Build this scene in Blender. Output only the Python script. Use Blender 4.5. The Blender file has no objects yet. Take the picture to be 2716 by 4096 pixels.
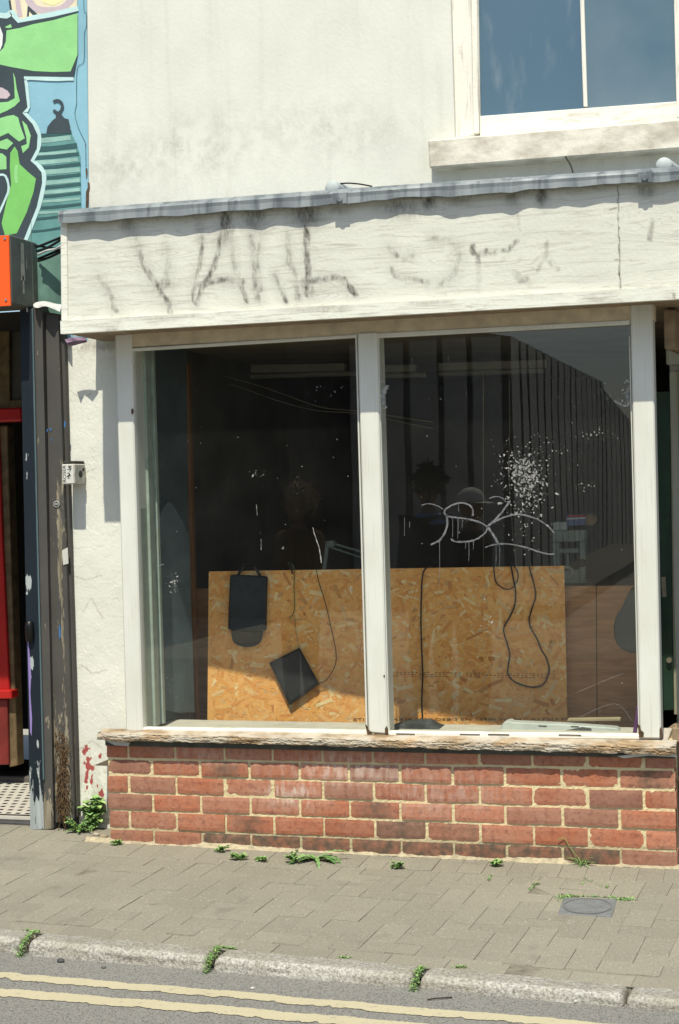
import bpy, bmesh, math, random
import numpy as np
from mathutils import Vector, Matrix, Quaternion
random.seed(7); RNG = np.random.default_rng(7)
S = bpy.context.scene; COL = S.collection
# ------------------------------------------------------------------ camera
CAM = Vector((2.86095776, -6.35204860, 1.76595755)); YAW, PITCH, ROLL, FPX = 0.270282208, -0.0148950088, -0.0238865155, 6260.0
PW, PH, VS = 2716.0, 4096.0, 2716.0/1568.0
def cam_axes():
    f = Vector((-math.sin(YAW)*math.cos(PITCH), math.cos(YAW)*math.cos(PITCH), math.sin(PITCH)))
    r = Vector((math.cos(YAW), math.sin(YAW), 0)); u = r.cross(f)
    return math.cos(ROLL)*r+math.sin(ROLL)*u, -math.sin(ROLL)*r+math.cos(ROLL)*u, f
AR, AU, AF = cam_axes()
def ray(x, y): return AR*((x*VS-PW/2)/FPX) - AU*((y*VS-PH/2)/FPX) + AF
def at(x, y, Y):                      # where the sight line through a place of the photograph meets the upright plane at depth Y
    d = ray(x, y); return CAM + d*((Y-CAM.y)/d.y)
def gp(x, y, Z):                      # ... meets the level plane at height Z
    d = ray(x, y); return CAM + d*((Z-CAM.z)/d.z)
def atp(x, y, p, n):
    d = ray(x, y); return CAM + d*((p-CAM).dot(n)/d.dot(n))
cd = bpy.data.cameras.new('camera'); cam = bpy.data.objects.new('camera', cd); COL.objects.link(cam)
cam.matrix_world = Matrix(((AR.x, AU.x, -AF.x, CAM.x), (AR.y, AU.y, -AF.y, CAM.y), (AR.z, AU.z, -AF.z, CAM.z), (0, 0, 0, 1)))
cd.sensor_fit = 'VERTICAL'; cd.sensor_height = 36; cd.lens = FPX/PH*36; cd.clip_start = .05; cd.clip_end = 2000
S.camera = cam
# ------------------------------------------------------------------ materials
def s2l(c):
    return tuple((v/255/12.92 if v/255 <= .04045 else ((v/255+.055)/1.055)**2.4) for v in c)
def alb(r, g, b, k=1.0): return tuple(min(.86, v*k) for v in s2l((r, g, b)))
class Mat:
    def __init__(s, name, col=(.5, .5, .5), rough=.8, metal=0, spec=.3):
        s.m = bpy.data.materials.new(name); s.m.use_nodes = True; s.t = s.m.node_tree; s.N = s.t.nodes
        s.b = s.N['Principled BSDF']; s.out = s.N['Material Output']
        s.b.inputs['Base Color'].default_value = (*col, 1); s.b.inputs['Roughness'].default_value = rough
        s.b.inputs['Metallic'].default_value = metal; s.b.inputs['Specular IOR Level'].default_value = spec
        s.bumps = None; s._pos = None
    def n(s, typ, **kw):
        nd = s.N.new(typ)
        for k, v in kw.items():
            if hasattr(nd, k) and not k.startswith('i_'): setattr(nd, k, v)
        return nd
    def put(s, sock, v):
        if isinstance(v, bpy.types.NodeSocket): s.t.links.new(v, sock)
        elif isinstance(v, (tuple, list)) and len(v) == 3 and len(sock.default_value) == 4: sock.default_value = (*v, 1)
        else: sock.default_value = v
    def pos(s):
        if s._pos is None: s._pos = s.N.new('ShaderNodeNewGeometry').outputs['Position']
        return s._pos
    def vec(s, scale=(1, 1, 1), rot=(0, 0, 0)):
        mp = s.N.new('ShaderNodeMapping'); s.t.links.new(s.pos(), mp.inputs['Vector'])
        mp.inputs['Scale'].default_value = scale; mp.inputs['Rotation'].default_value = rot; return mp.outputs[0]
    def noise(s, scale=5., sc=(1, 1, 1), detail=4., rough=.55, dist=0., rot=(0, 0, 0)):
        nd = s.N.new('ShaderNodeTexNoise'); s.t.links.new(s.vec(sc, rot), nd.inputs['Vector'])
        nd.inputs['Scale'].default_value = scale; nd.inputs['Detail'].default_value = detail
        nd.inputs['Roughness'].default_value = rough; nd.inputs['Distortion'].default_value = dist; return nd.outputs['Fac']
    def voro(s, scale=5., sc=(1, 1, 1), out='Distance', feature='F1'):
        nd = s.N.new('ShaderNodeTexVoronoi'); nd.feature = feature; s.t.links.new(s.vec(sc), nd.inputs['Vector'])
        nd.inputs['Scale'].default_value = scale; return nd.outputs[out]
    def attr(s, name, out='Fac'):
        nd = s.N.new('ShaderNodeAttribute'); nd.attribute_name = name; return nd.outputs[out]
    def island(s): return s.N.new('ShaderNodeNewGeometry').outputs['Random Per Island']
    def ramp(s, fac, stops, interp='LINEAR'):
        nd = s.N.new('ShaderNodeValToRGB'); e = nd.color_ramp.elements; nd.color_ramp.interpolation = interp
        while len(e) < len(stops): e.new(.5)
        for i, (p, c) in enumerate(stops):
            e[i].position = p; e[i].color = (c, c, c, 1) if isinstance(c, (int, float)) else (*c, 1)
        s.t.links.new(fac, nd.inputs[0]); return nd.outputs[0]
    def mix(s, fac, a, b, mode='MIX'):
        nd = s.N.new('ShaderNodeMix'); nd.data_type = 'RGBA'; nd.blend_type = mode
        s.put(nd.inputs[0], fac); s.put(nd.inputs[6], a); s.put(nd.inputs[7], b); return nd.outputs[2]
    def math(s, op, a, b=0., clamp=False):
        nd = s.N.new('ShaderNodeMath'); nd.operation = op; nd.use_clamp = clamp
        s.put(nd.inputs[0], a); s.put(nd.inputs[1], b); return nd.outputs[0]
    def col(s, c): s.put(s.b.inputs['Base Color'], c); return s
    def rough(s, r): s.put(s.b.inputs['Roughness'], r); return s
    def bump(s, h, strength=.3, dist=.01):
        nd = s.N.new('ShaderNodeBump'); nd.inputs['Strength'].default_value = strength; nd.inputs['Distance'].default_value = dist
        s.t.links.new(h, nd.inputs['Height'])
        if s.bumps: s.t.links.new(s.bumps, nd.inputs['Normal'])
        s.bumps = nd.outputs[0]; s.t.links.new(s.bumps, s.b.inputs['Normal']); return s
def plain(name, c, rough=.8, metal=0, var=.12, scale=12, bump=.15, spec=.3):
    m = Mat(name, c, rough, metal, spec)
    n = m.noise(scale, detail=5)
    m.col(m.mix(m.ramp(n, [(.3, 0.), (.75, 1.)]), tuple(v*(1-var) for v in c), tuple(min(.9, v*(1+var)) for v in c)))
    if bump: m.bump(m.noise(scale*8, detail=3), bump, .004)
    return m
# ------------------------------------------------------------------ objects
ROOT = {}
def tag(o, label, cat, group=None, kind=None):
    o['label'] = label; o['category'] = cat
    if group: o['group'] = group
    if kind: o['kind'] = kind
    return o
def thing(name, label, cat, loc, group=None):
    o = bpy.data.objects.new(name, None); COL.objects.link(o); o.location = loc; o.empty_display_size = .1
    ROOT[o.name] = Vector(loc); return tag(o, label, cat, group)
def link(name, me, mat, parent=None, smooth=False, loc=None):
    o = bpy.data.objects.new(name, me); COL.objects.link(o)
    for m in (mat if isinstance(mat, (list, tuple)) else [mat]): me.materials.append(m.m)
    if smooth:
        me.polygons.foreach_set('use_smooth', [True]*len(me.polygons))
    if parent:
        L = ROOT[parent.name]; me.transform(Matrix.Translation(-L)); o.parent = parent; ROOT[o.name] = L
    else:
        if loc is None:
            n = len(me.vertices); a = np.empty(n*3); me.vertices.foreach_get('co', a); a = a.reshape(-1, 3)
            loc = Vector(((a[:, 0].min()+a[:, 0].max())/2, (a[:, 1].min()+a[:, 1].max())/2, a[:, 2].min()))
        loc = Vector(loc); me.transform(Matrix.Translation(-loc)); o.location = loc; ROOT[o.name] = loc
    me.update(); return o
def struct(o): o['kind'] = 'structure'; return o
class MB:                               # collects pieces of ONE mesh
    def __init__(s): s.v = []; s.f = []; s.mi = []; s.st = []
    def add(s, vs, fs, mi=0):
        k = len(s.v); s.st.append(k); s.v += [tuple(v) for v in vs]; s.f += [tuple(i+k for i in f) for f in fs]; s.mi += [mi]*len(fs)
    def box(s, a, b, mi=0):
        (x0, y0, z0), (x1, y1, z1) = a, b
        s.add([(x0, y0, z0), (x1, y0, z0), (x1, y1, z0), (x0, y1, z0), (x0, y0, z1), (x1, y0, z1), (x1, y1, z1), (x0, y1, z1)],
              [(0, 3, 2, 1), (4, 5, 6, 7), (0, 1, 5, 4), (1, 2, 6, 5), (2, 3, 7, 6), (3, 0, 4, 7)], mi)
    def prism(s, pts, d, mi=0):         # polygon pts extruded by vector d
        n = len(pts); p = [Vector(q) for q in pts]; d = Vector(d)
        nrm = Vector((0, 0, 0))
        for i in range(n): nrm += p[i].cross(p[(i+1) % n])
        if nrm.dot(d) > 0: p = p[::-1]
        vs = p+[q+d for q in p]
        fs = [tuple(range(n)), tuple(range(2*n-1, n-1, -1))]+[(i, i+n, (i+1) % n+n, (i+1) % n) for i in range(n)]
        s.add(vs, fs, mi)
    def tube(s, pts, r, seg=7, mi=0, sm=4, taper=None):
        P = crom([Vector(p) for p in pts], sm); n = len(P); vs = []
        up = Vector((.13, .31, .94)).normalized()
        for i, p in enumerate(P):
            t = (P[min(i+1, n-1)]-P[max(i-1, 0)])
            t = t.normalized() if t.length > 1e-9 else Vector((0, 0, 1))
            a = t.cross(up)
            if a.length < .05: a = t.cross(Vector((1, 0, 0)))
            a.normalize(); b = t.cross(a); up = -b
            rr = r if taper is None else r*(1+(taper-1)*i/(n-1))
            vs += [p+(a*math.cos(6.2832*k/seg)+b*math.sin(6.2832*k/seg))*rr for k in range(seg)]
        fs = [(i*seg+k, i*seg+(k+1) % seg, (i+1)*seg+(k+1) % seg, (i+1)*seg+k) for i in range(n-1) for k in range(seg)]
        fs += [tuple(range(seg))[::-1], tuple((n-1)*seg+k for k in range(seg))]
        s.add(vs, fs, mi)
    def me(s, name, bevel=0., seg=1):
        me = bpy.data.meshes.new(name); me.from_pydata(s.v, [], s.f); me.polygons.foreach_set('material_index', s.mi)
        if bevel:
            bm = bmesh.new(); bm.from_mesh(me)
            bm.normal_update(); es = [e for e in bm.edges if len(e.link_faces) == 2 and e.calc_face_angle(0) > .5]
            bmesh.ops.bevel(bm, geom=es, offset=bevel, segments=seg, affect='EDGES', profile=.5, clamp_overlap=True)
            bm.to_mesh(me); bm.free()
        return me
    def build_each(s, name, mat, parent=None, bevel=0., smooth=False):   # every piece a mesh of its own
        out = []; st = s.st+[len(s.v)]
        for k in range(len(s.st)):
            a, c = st[k], st[k+1]; m = MB(); m.v = s.v[a:c]; m.f = [tuple(i-a for i in f) for f in s.f if a <= f[0] < c]; m.mi = [0]*len(m.f); out.append(m.build(name, mat, parent, bevel, smooth))
        return out
    def build(s, name, mat, parent=None, bevel=0., smooth=False, seg=1, loc=None):
        return link(name, s.me(name, bevel, seg), mat, parent, smooth, loc)
def crom(P, k):
    if k <= 1 or len(P) < 3: return P
    out = []
    for i in range(len(P)-1):
        a, b, c, d = P[max(i-1, 0)], P[i], P[i+1], P[min(i+2, len(P)-1)]
        for j in range(k):
            t = j/k
            out.append(.5*((2*b)+(c-a)*t+(2*a-5*b+4*c-d)*t*t+(3*b-a-3*c+d)*t**3))
    return out+[P[-1]]
def pxs(pts, Y): return [at(x, y, Y) for x, y in pts]
def pxprism(name, pts, Yf, dy, mat, parent=None, bevel=.003, smooth=False):
    b = MB(); b.prism(pxs(pts, Yf), (0, dy, 0)); return b.build(name, mat, parent, bevel, smooth)
# numpy value noise
_L = RNG.random((64, 64, 4))
def vn(x, y, k=0):
    xi = np.floor(x).astype(int); yi = np.floor(y).astype(int); fx = x-xi; fy = y-yi
    fx = fx*fx*(3-2*fx); fy = fy*fy*(3-2*fy); g = lambda a, b: _L[a % 64, b % 64, k]
    return (g(xi, yi)*(1-fx)+g(xi+1, yi)*fx)*(1-fy)+(g(xi, yi+1)*(1-fx)+g(xi+1, yi+1)*fx)*fy
def fbm(x, y, o=4, k=0):
    t = 0; a = .5; n = 0
    for i in range(o): t = t+a*vn(x*2**i+13.7*i, y*2**i+7.1*i, k); n += a; a *= .5
    return t/n
def seg_dist(px, py, pts):
    d = np.full(px.shape, 1e9); tt = np.zeros(px.shape); n = len(pts)-1
    for i in range(n):
        (ax, ay), (bx, by) = pts[i], pts[i+1]; vx, vy = bx-ax, by-ay
        t = np.clip(((px-ax)*vx+(py-ay)*vy)/(vx*vx+vy*vy+1e-9), 0, 1)
        q = np.hypot(px-ax-t*vx, py-ay-t*vy); mk = q < d; d = np.where(mk, q, d); tt = np.where(mk, (i+t)/n, tt)
    return d, tt
def panel(name, cs, Yf, depth, nx, nz, mat, parent=None, attrs=None, disp=None, keep=None):
    """a board: dense front sheet (corners tl,tr,br,bl as places in the photo) with sides and back; attrs(px,py,X,Z)->dict of vertex values"""
    tl, tr, br, bl = [np.array((x, y), float) for x, y in cs]
    u, v = np.meshgrid(np.linspace(0, 1, nx), np.linspace(0, 1, nz)); u = u[..., None]; v = v[..., None]
    P = [np.array(at(c[0], c[1], Yf)) for c in (tl, tr, br, bl)]
    W = (P[0]*(1-u)+P[1]*u)*(1-v)+(P[3]*(1-u)+P[2]*u)*v
    W = W.reshape(-1, 3); px, py = proj(W)
    A = attrs(px, py, W[:, 0], W[:, 2]) if attrs else {}
    if disp is not None: W[:, 1] += disp(px, py, W[:, 0], W[:, 2])
    n = nx*nz; idx = np.arange(n).reshape(nz, nx)
    F = np.stack([idx[:-1, :-1], idx[1:, :-1], idx[1:, 1:], idx[:-1, 1:]], -1).reshape(-1, 4)
    if keep is not None:
        cx = px[F].mean(1); cy = py[F].mean(1); F = F[keep(cx, cy)]
    V = [tuple(w) for w in W]; F = [tuple(int(i) for i in f) for f in F]
    if depth:
        for a in ([idx[0, i] for i in range(nx)], [idx[i, nx-1] for i in range(nz)], [idx[nz-1, i] for i in range(nx-1, -1, -1)], [idx[i, 0] for i in range(nz-1, -1, -1)]):
            k = len(V); m = len(a)
            V += [V[int(i)] for i in a]+[(V[int(i)][0], Yf+depth, V[int(i)][2]) for i in a]
            F += [(k+i, k+i+1, k+m+i+1, k+m+i) for i in range(m-1)]
    me = bpy.data.meshes.new(name); me.from_pydata(V, [], F)
    for kx, val in A.items():
        at_ = me.attributes.new(kx, 'FLOAT', 'POINT'); full = np.zeros(len(V), np.float32); full[:n] = val; at_.data.foreach_set('value', full)
    o = link(name, me, mat, parent, False)
    return o
def text_mesh(txt, size, O, ex, ey, mat, parent, name, lift=.001, width=None, shear=0, space=1.0):
    cu = bpy.data.curves.new('t', 'FONT'); cu.body = txt; cu.size = size; cu.extrude = .0004; cu.space_character = space; cu.shear = shear
    ob = bpy.data.objects.new('t', cu); COL.objects.link(ob); bpy.context.view_layer.update()
    me = bpy.data.meshes.new_from_object(ob.evaluated_get(bpy.context.evaluated_depsgraph_get())); bpy.data.objects.remove(ob); bpy.data.curves.remove(cu)
    ex = Vector(ex).normalized(); ey = Vector(ey).normalized(); ez = ex.cross(ey)
    if width:
        xs = [v.co.x for v in me.vertices]; k = width/(max(xs)-min(xs)); me.transform(Matrix.Diagonal((k, 1, 1, 1)))
    me.transform(Matrix.Translation(Vector(O)+ez*lift) @ Matrix((ex, ey, ez)).transposed().to_4x4())
    me.materials.clear(); me.name = name
    return link(name, me, mat, parent)
def proj(W):
    d = W-np.array(CAM); z = d@np.array(AF)
    return (PW/2+FPX*(d@np.array(AR))/z)/VS, (PH/2-FPX*(d@np.array(AU))/z)/VS
# ------------------------------------------------------------------ light
SUN_EL, SUN_DX = math.atan(1.75), -.06
w = bpy.data.worlds.new('World'); S.world = w; w.use_nodes = True
sky = w.node_tree.nodes.new('ShaderNodeTexSky'); sky.sky_type = 'NISHITA'; sky.sun_disc = False
sky.sun_elevation = SUN_EL; sky.sun_rotation = math.pi+SUN_DX; sky.dust_density = 1.2
bg = w.node_tree.nodes['Background']; bg.inputs['Strength'].default_value = .115; w.node_tree.links.new(sky.outputs[0], bg.inputs[0])
sl = bpy.data.lights.new('sun', 'SUN'); sl.energy = 4.0; sl.angle = math.radians(.5); sl.color = (1, .95, .8)
so = bpy.data.objects.new('sun', sl); COL.objects.link(so); so.location = (0, -20, 30)
so.rotation_euler = Vector((SUN_DX, 1, -1.75)).to_track_quat('-Z', 'Y').to_euler()
S.view_settings.view_transform = 'Standard'; S.view_settings.look = 'None'; S.view_settings.gamma = 1; S.view_settings.exposure = .35
# ------------------------------------------------------------------ surfaces
WHITE = alb(222, 222, 211)
def grimed(name, base, dirt=(.09, .075, .055), grain=None, fine=60, bump=.25, rough=.75, second=None, speck=True):
    """painted surface: vertex value 'stain' is soiled, broken up by noise"""
    m = Mat(name, base, rough)
    n1 = m.noise(3, detail=6); c = m.mix(m.ramp(n1, [(.35, 0.), (.8, 1.)]), base, tuple(v*.88 for v in base))
    if grain:
        g = m.noise(grain[0], sc=grain[1], detail=5, dist=.6)
        c = m.mix(m.ramp(g, [(.55, 0.), (.63, grain[2]), (.68, 0.)]), c, (.22, .18, .13))
        m.bump(g, .2, .003)
        if grain[0] == 5 and grain[1][0] == .8:      # swirling rotary-cut grain
            gw = m.math('FRACT', m.math('MULTIPLY', m.noise(1.5, sc=(.55, 1, 4.2), detail=1.5, dist=1.2), 34.)); gl = m.math('MULTIPLY', m.ramp(gw, [(0, 1.), (.16, .15), (.3, 0.), (.86, 0.), (1, 1.)]), m.ramp(m.noise(7, sc=(.6, 1, 2), detail=4), [(.42, 0.), (.66, .42)])); c = m.mix(gl, c, (.25, .22, .17)); m.bump(gw, .1, .002)
    st = m.attr('stain'); br = m.noise(fine, sc=(1, 1, .45 if fine == 60 else .8), detail=5, rough=.7)
    f = m.math('MULTIPLY', st, m.ramp(br, [(.3, .35), (.62, 1.)]))
    c = m.mix(f, c, dirt)
    if second:
        c = m.mix(m.attr('peel'), c, second)
    if speck:
        v = m.noise(180, detail=2); c = m.mix(m.ramp(v, [(.68, 0.), (.75, .35)]), c, (.2, .17, .13))
    m.col(c); m.bump(m.noise(70, detail=4), bump, .006); return m
M_STUCCO = grimed('white_render', WHITE, (.2, .185, .14), fine=110, bump=.15)
M_PIER = grimed('white_masonry_paint', alb(226, 227, 216), (.25, .22, .16), bump=.3, second=(.36, .08, .07))
M_FASCIA = grimed('weathered_white_board', alb(216, 216, 204), (.075, .07, .055), grain=(5, (.8, 1, 12), .26))
M_TRIM = grimed('weathered_white_trim', alb(224, 224, 212), (.16, .13, .09), grain=(5, (1.3, 1, 22), .45))
M_FRAME = Mat('white_gloss_paint', alb(214, 215, 206), .5); _n = M_FRAME.noise(7, sc=(1, 1, .4), detail=6); _c = M_FRAME.mix(M_FRAME.ramp(_n, [(.4, 0.), (.75, .55)]), alb(216, 217, 208), alb(192, 190, 176))
_c = M_FRAME.mix(M_FRAME.ramp(M_FRAME.noise(38, detail=3), [(.7, 0.), (.74, .6)]), _c, (.3, .26, .2)); M_FRAME.col(M_FRAME.mix(M_FRAME.ramp(M_FRAME.noise(30, sc=(3, 1, .1), detail=4), [(.58, 0.), (.7, .25)]), _c, (.35, .32, .26))); M_FRAME.bump(M_FRAME.noise(40, sc=(2.5, 1, .12)), .12, .003)
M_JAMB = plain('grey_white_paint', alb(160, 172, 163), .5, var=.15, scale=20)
M_SOFFIT = plain('brown_timber_and_frame_shade', (.27, .2, .13), .85, var=.35, scale=14)
M_STONE = Mat('painted_stone', alb(214, 208, 192), .85)
_n = M_STONE.noise(9, sc=(1, 1, 1.6), detail=6); M_STONE.col(M_STONE.mix(M_STONE.ramp(_n, [(.42, 0.), (.72, .8)]), alb(222, 217, 202), (.36, .32, .25))); M_STONE.bump(M_STONE.noise(50), .4, .006)
M_OLDWOOD = grimed('flaked_white_timber', alb(232, 228, 216), (.3, .25, .18), grain=(4, (1.5, 1, 16), .4))
M_OLDUP = grimed('flaked_white_upright', alb(232, 228, 216), (.3, .25, .18), grain=(4, (18, 1, 1.2), .35))
M_LEAD = Mat('lead_sheet', (.2, .23, .25), .55, .25)
_n = M_LEAD.noise(9, sc=(1, 1, .12), detail=6); _c = M_LEAD.mix(M_LEAD.ramp(_n, [(.3, 0.), (.7, 1.)]), (.15, .172, .185), (.31, .34, .345))
_n2 = M_LEAD.noise(22, sc=(1, 1, .12), detail=3); M_LEAD.col(M_LEAD.mix(M_LEAD.ramp(_n2, [(.5, 0.), (.62, .7)]), _c, (.09, .105, .12))); M_LEAD.bump(M_LEAD.noise(30), .2, .005)
M_DARKLEAD = plain('dark_lead', (.07, .075, .07), .7, var=.4, scale=18)
M_BLACK = plain('black_rubber', (.012, .012, .013), .6, var=.2)
M_WIRE = plain('black_cable_skin', (.015, .015, .015), .5, var=.2, bump=0)
M_SKYPANE = Mat('painted_sky_pane', (.035, .095, .165), .25, 0, .5)  # blue of the reflected sky is put into the base colour
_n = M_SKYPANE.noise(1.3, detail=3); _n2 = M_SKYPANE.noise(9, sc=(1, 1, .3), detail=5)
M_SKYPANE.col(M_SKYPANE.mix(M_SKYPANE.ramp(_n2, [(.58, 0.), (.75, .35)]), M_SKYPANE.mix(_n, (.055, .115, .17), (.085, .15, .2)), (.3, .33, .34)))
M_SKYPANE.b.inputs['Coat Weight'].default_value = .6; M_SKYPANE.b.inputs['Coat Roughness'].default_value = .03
def glass(name, dust=.03, refl=1.6):
    m = Mat(name); nt = m.t; N = m.N
    tr = N.new('ShaderNodeBsdfTransparent'); tr.inputs[0].default_value = (.97, .985, .965, 1)
    bp = N.new('ShaderNodeBump'); bp.inputs['Strength'].default_value = .016; bp.inputs['Distance'].default_value = .02; nt.links.new(m.noise(2.2, detail=1), bp.inputs['Height'])
    gl = N.new('ShaderNodeBsdfGlossy'); nt.links.new(bp.outputs[0], gl.inputs['Normal']); gl.inputs['Roughness'].default_value = 0.0
    df = N.new('ShaderNodeBsdfDiffuse'); df.inputs[0].default_value = (.75, .74, .7, 1)
    fr = N.new('ShaderNodeLayerWeight')
    fr.inputs[0].default_value = .5; f = m.math('MULTIPLY', m.math('ADD', m.math('MULTIPLY', m.math('POWER', fr.outputs['Facing'], 5.), .96), .04), refl, True)
    x1 = N.new('ShaderNodeMixShader'); nt.links.new(f, x1.inputs[0]); nt.links.new(tr.outputs[0], x1.inputs[1]); nt.links.new(gl.outputs[0], x1.inputs[2])
    d = m.math('MULTIPLY', m.ramp(m.noise(4, detail=6), [(.3, .35), (.75, 1.5)]), dust)
    d = m.math('ADD', d, m.math('MULTIPLY', m.ramp(m.noise(160, detail=2), [(.7, 0.), (.8, 1.)]), .05))
    x2 = N.new('ShaderNodeMixShader'); nt.links.new(d, x2.inputs[0]); nt.links.new(x1.outputs[0], x2.inputs[1]); nt.links.new(df.outputs[0], x2.inputs[2])
    nt.links.new(x2.outputs[0], m.out.inputs[0]); return m
M_GLASS = glass('dusty_shop_glass', .004, 1.0)
M_SPRAY = plain('grey_spray_paint', (.15, .155, .16), .9, var=.5, scale=60)
M_SPLAT = plain('white_paint_splash', (.34, .34, .32), .9, var=.5, scale=60)
def thing_part(name, parent):
    o = bpy.data.objects.new(name, None); COL.objects.link(o); o.parent = parent; ROOT[o.name] = ROOT[parent.name]; o.empty_display_size = .05; return o
# ------------------------------------------------------------------ the shop
shop = thing('shop_building', 'white rendered shop building with boarded fascia, large two-pane window and low red brick base', 'building', (1.2, .25, .2))
def stuccostain(px, py, X, Z):
    g = np.exp(-((px-430)/150)**2-((py-340)/75)**2)*.6+np.exp(-((px-770)/190)**2-((py-300)/70)**2)*.45+np.exp(-((px-250)/90)**2-((py-390)/60)**2)*.4
    g = g*(.2+1.1*fbm(X*9, Z*9, 5))*np.clip(3*fbm(X*30, Z*24, 4, 1)-.75, .1, 1.2)
    fl = 500-.0735*(px-135)
    low = np.exp(-np.abs(py-fl)/28)*.4*fbm(X*14, Z*3, 4, 2)
    st = np.clip(fbm(X*25, Z*1.2, 4, 3)-.56, 0, 1)*1.2
    return {'stain': np.clip(g*.6+low+st*.35+.10*fbm(X*3, Z*3), 0, .9)}
panel('wall', [(196, -450), (1027, -450), (1060, 640), (207, 640)], .25, .3, 330, 420, M_STUCCO, shop, stuccostain)
panel('wall', [(1046, 322), (1990, 232), (1990, 640), (1056, 640)], .2515, .3, 240, 120, M_STUCCO, shop, stuccostain)
panel('wall', [(1765, -450), (1990, -450), (1990, 232), (1788, 250)], .25, .3, 60, 80, M_STUCCO, shop, stuccostain)
def pierst(px, py, X, Z):
    cr = np.zeros(px.shape)
    for pts in ([(165, 905), (190, 925), (215, 912)], [(180, 1085), (200, 1095), (225, 1085)], [(170, 1330), (200, 1345), (240, 1332)], [(195, 1415), (215, 1385), (240, 1430)], [(190, 1540), (215, 1560), (250, 1552)], [(185, 1740), (215, 1715), (240, 1730)]):
        d, t = seg_dist(px+8*fbm(X*30, Z*30), py+8*fbm(Z*30, X*30), pts); cr = np.maximum(cr, .5*np.exp(-(d/1.6)**2))
    low = np.clip((py-1690)/220, 0, 1)*(fbm(X*26, Z*26, 4, 1) > .53)*.6
    top = np.exp(-np.abs(py-800)/16)*.6*(fbm(X*30, Z*30, 3) > .4)
    peel = np.zeros(px.shape)
    for x, y, r1, r2 in ((197, 1735, 8, 12), (205, 1765, 10, 14), (198, 1800, 5, 22), (232, 1745, 4, 6), (213, 1795, 4, 15), (225, 1812, 4, 9), (236, 1830, 6, 10), (218, 1850, 5, 12)):
        peel = np.maximum(peel, 1-np.hypot((px-x)/r1, (py-y)/r2)*.8+2.2*(fbm(X*60, Z*45, 4, 2)-.5))
    return {'stain': np.clip(cr+low+top+.06, 0, .9), 'peel': (peel > .35).astype(float)}
panel('pier', [(150, 775), (300, 765), (330, 1915), (184, 1915)], .25, .12, 150, 500, M_PIER, shop, pierst,
      disp=lambda px, py, X, Z: -.008*(fbm(X*5, Z*5, 3)-.5)-.0006*(fbm(X*14, Z*9, 4, 1) > .6))
# fascia with the ghost of dribbled letters
def z5(p): return [((200+x/1.2062)/VS, (700+y/1.2062)/VS) for x, y in p]
def z6(p): return [((1400+x/1.1915)/VS, (600+y/1.1915)/VS) for x, y in p]
STK = [(z5([(235, 500), (270, 540), (295, 580), (310, 640), (322, 655)]), 5, .1, .6), (z5([(410, 290), (430, 370), (460, 450), (510, 530), (545, 580), (572, 620), (580, 658)]), 6, .35, .95),
 (z5([(560, 350), (572, 440), (555, 520)]), 5, .1, .4), (z5([(740, 290), (728, 400), (708, 500), (692, 565), (698, 610), (712, 625)]), 4.5, .45, .9), (z5([(825, 275), (803, 400), (775, 480), (735, 540), (712, 605)]), 5.5, .6, .95),
 (z5([(725, 535), (790, 515), (860, 503), (925, 515)]), 7, .75, .45), (z5([(880, 350), (892, 450), (915, 530), (940, 580), (948, 612)]), 5, .25, .6), (z5([(972, 300), (985, 400), (988, 480), (992, 560), (1003, 605)]), 6, .5, .5),
 (z5([(1018, 280), (1000, 420), (1015, 560)]), 4, .3, .3), (z5([(1085, 480), (1110, 550), (1140, 612)]), 5, .25, .5), (z5([(1150, 285), (1155, 420), (1182, 480), (1196, 600)]), 6, .3, .45), (z5([(1172, 450), (1210, 610)]), 4, .25, .3),
 (z5([(1238, 250), (1243, 400), (1245, 480), (1243, 575)]), 6.5, .75, .95), (z5([(1235, 520), (1250, 570)]), 11, .7, .5), (z5([(1250, 512), (1310, 505), (1375, 493), (1420, 508), (1448, 545), (1472, 572)]), 7, .55, .8), (z5([(520, 540), (560, 520)]), 10, .4, .5),
 (z6([(185, 465), (200, 480), (225, 503)]), 5, .3, .5), (z6([(200, 570), (215, 605), (300, 615), (380, 635)]), 5, .4, .35), (z6([(435, 640), (500, 590), (518, 520), (508, 460), (460, 430), (400, 420)]), 6, .4, .2), (z6([(300, 500), (250, 520)]), 5, .2, .2),
 (z6([(585, 458), (588, 488)]), 6, .95, .9), (z6([(590, 490), (610, 505), (640, 500), (650, 478)]), 4.5, .8, .7), (z6([(650, 500), (690, 495), (700, 480), (750, 480), (775, 450), (798, 435)]), 5.5, .75, .6), (z6([(605, 500), (617, 570), (610, 670)]), 6, .6, .2),
 (z6([(800, 300), (808, 380)]), 4, .5, .3), (z6([(940, 440), (935, 495), (912, 530), (895, 575)]), 4.5, .4, .35), (z6([(935, 495), (960, 535), (990, 565)]), 7, .5, .7), (z6([(880, 605), (855, 645)]), 6, .4, .2), (z6([(790, 590), (815, 620), (835, 615)]), 9, .35, .4),
 (z6([(1440, 335), (1436, 380), (1428, 425)]), 6, .35, .6), (z6([(1275, 175), (1282, 420), (1288, 660)]), 1.4, 1.6, 1.6), (z6([(1240, 285), (1275, 272)]), 1.5, 1, 1), (z6([(1260, 523), (1284, 523)]), 1.5, .8, .8)]
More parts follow.
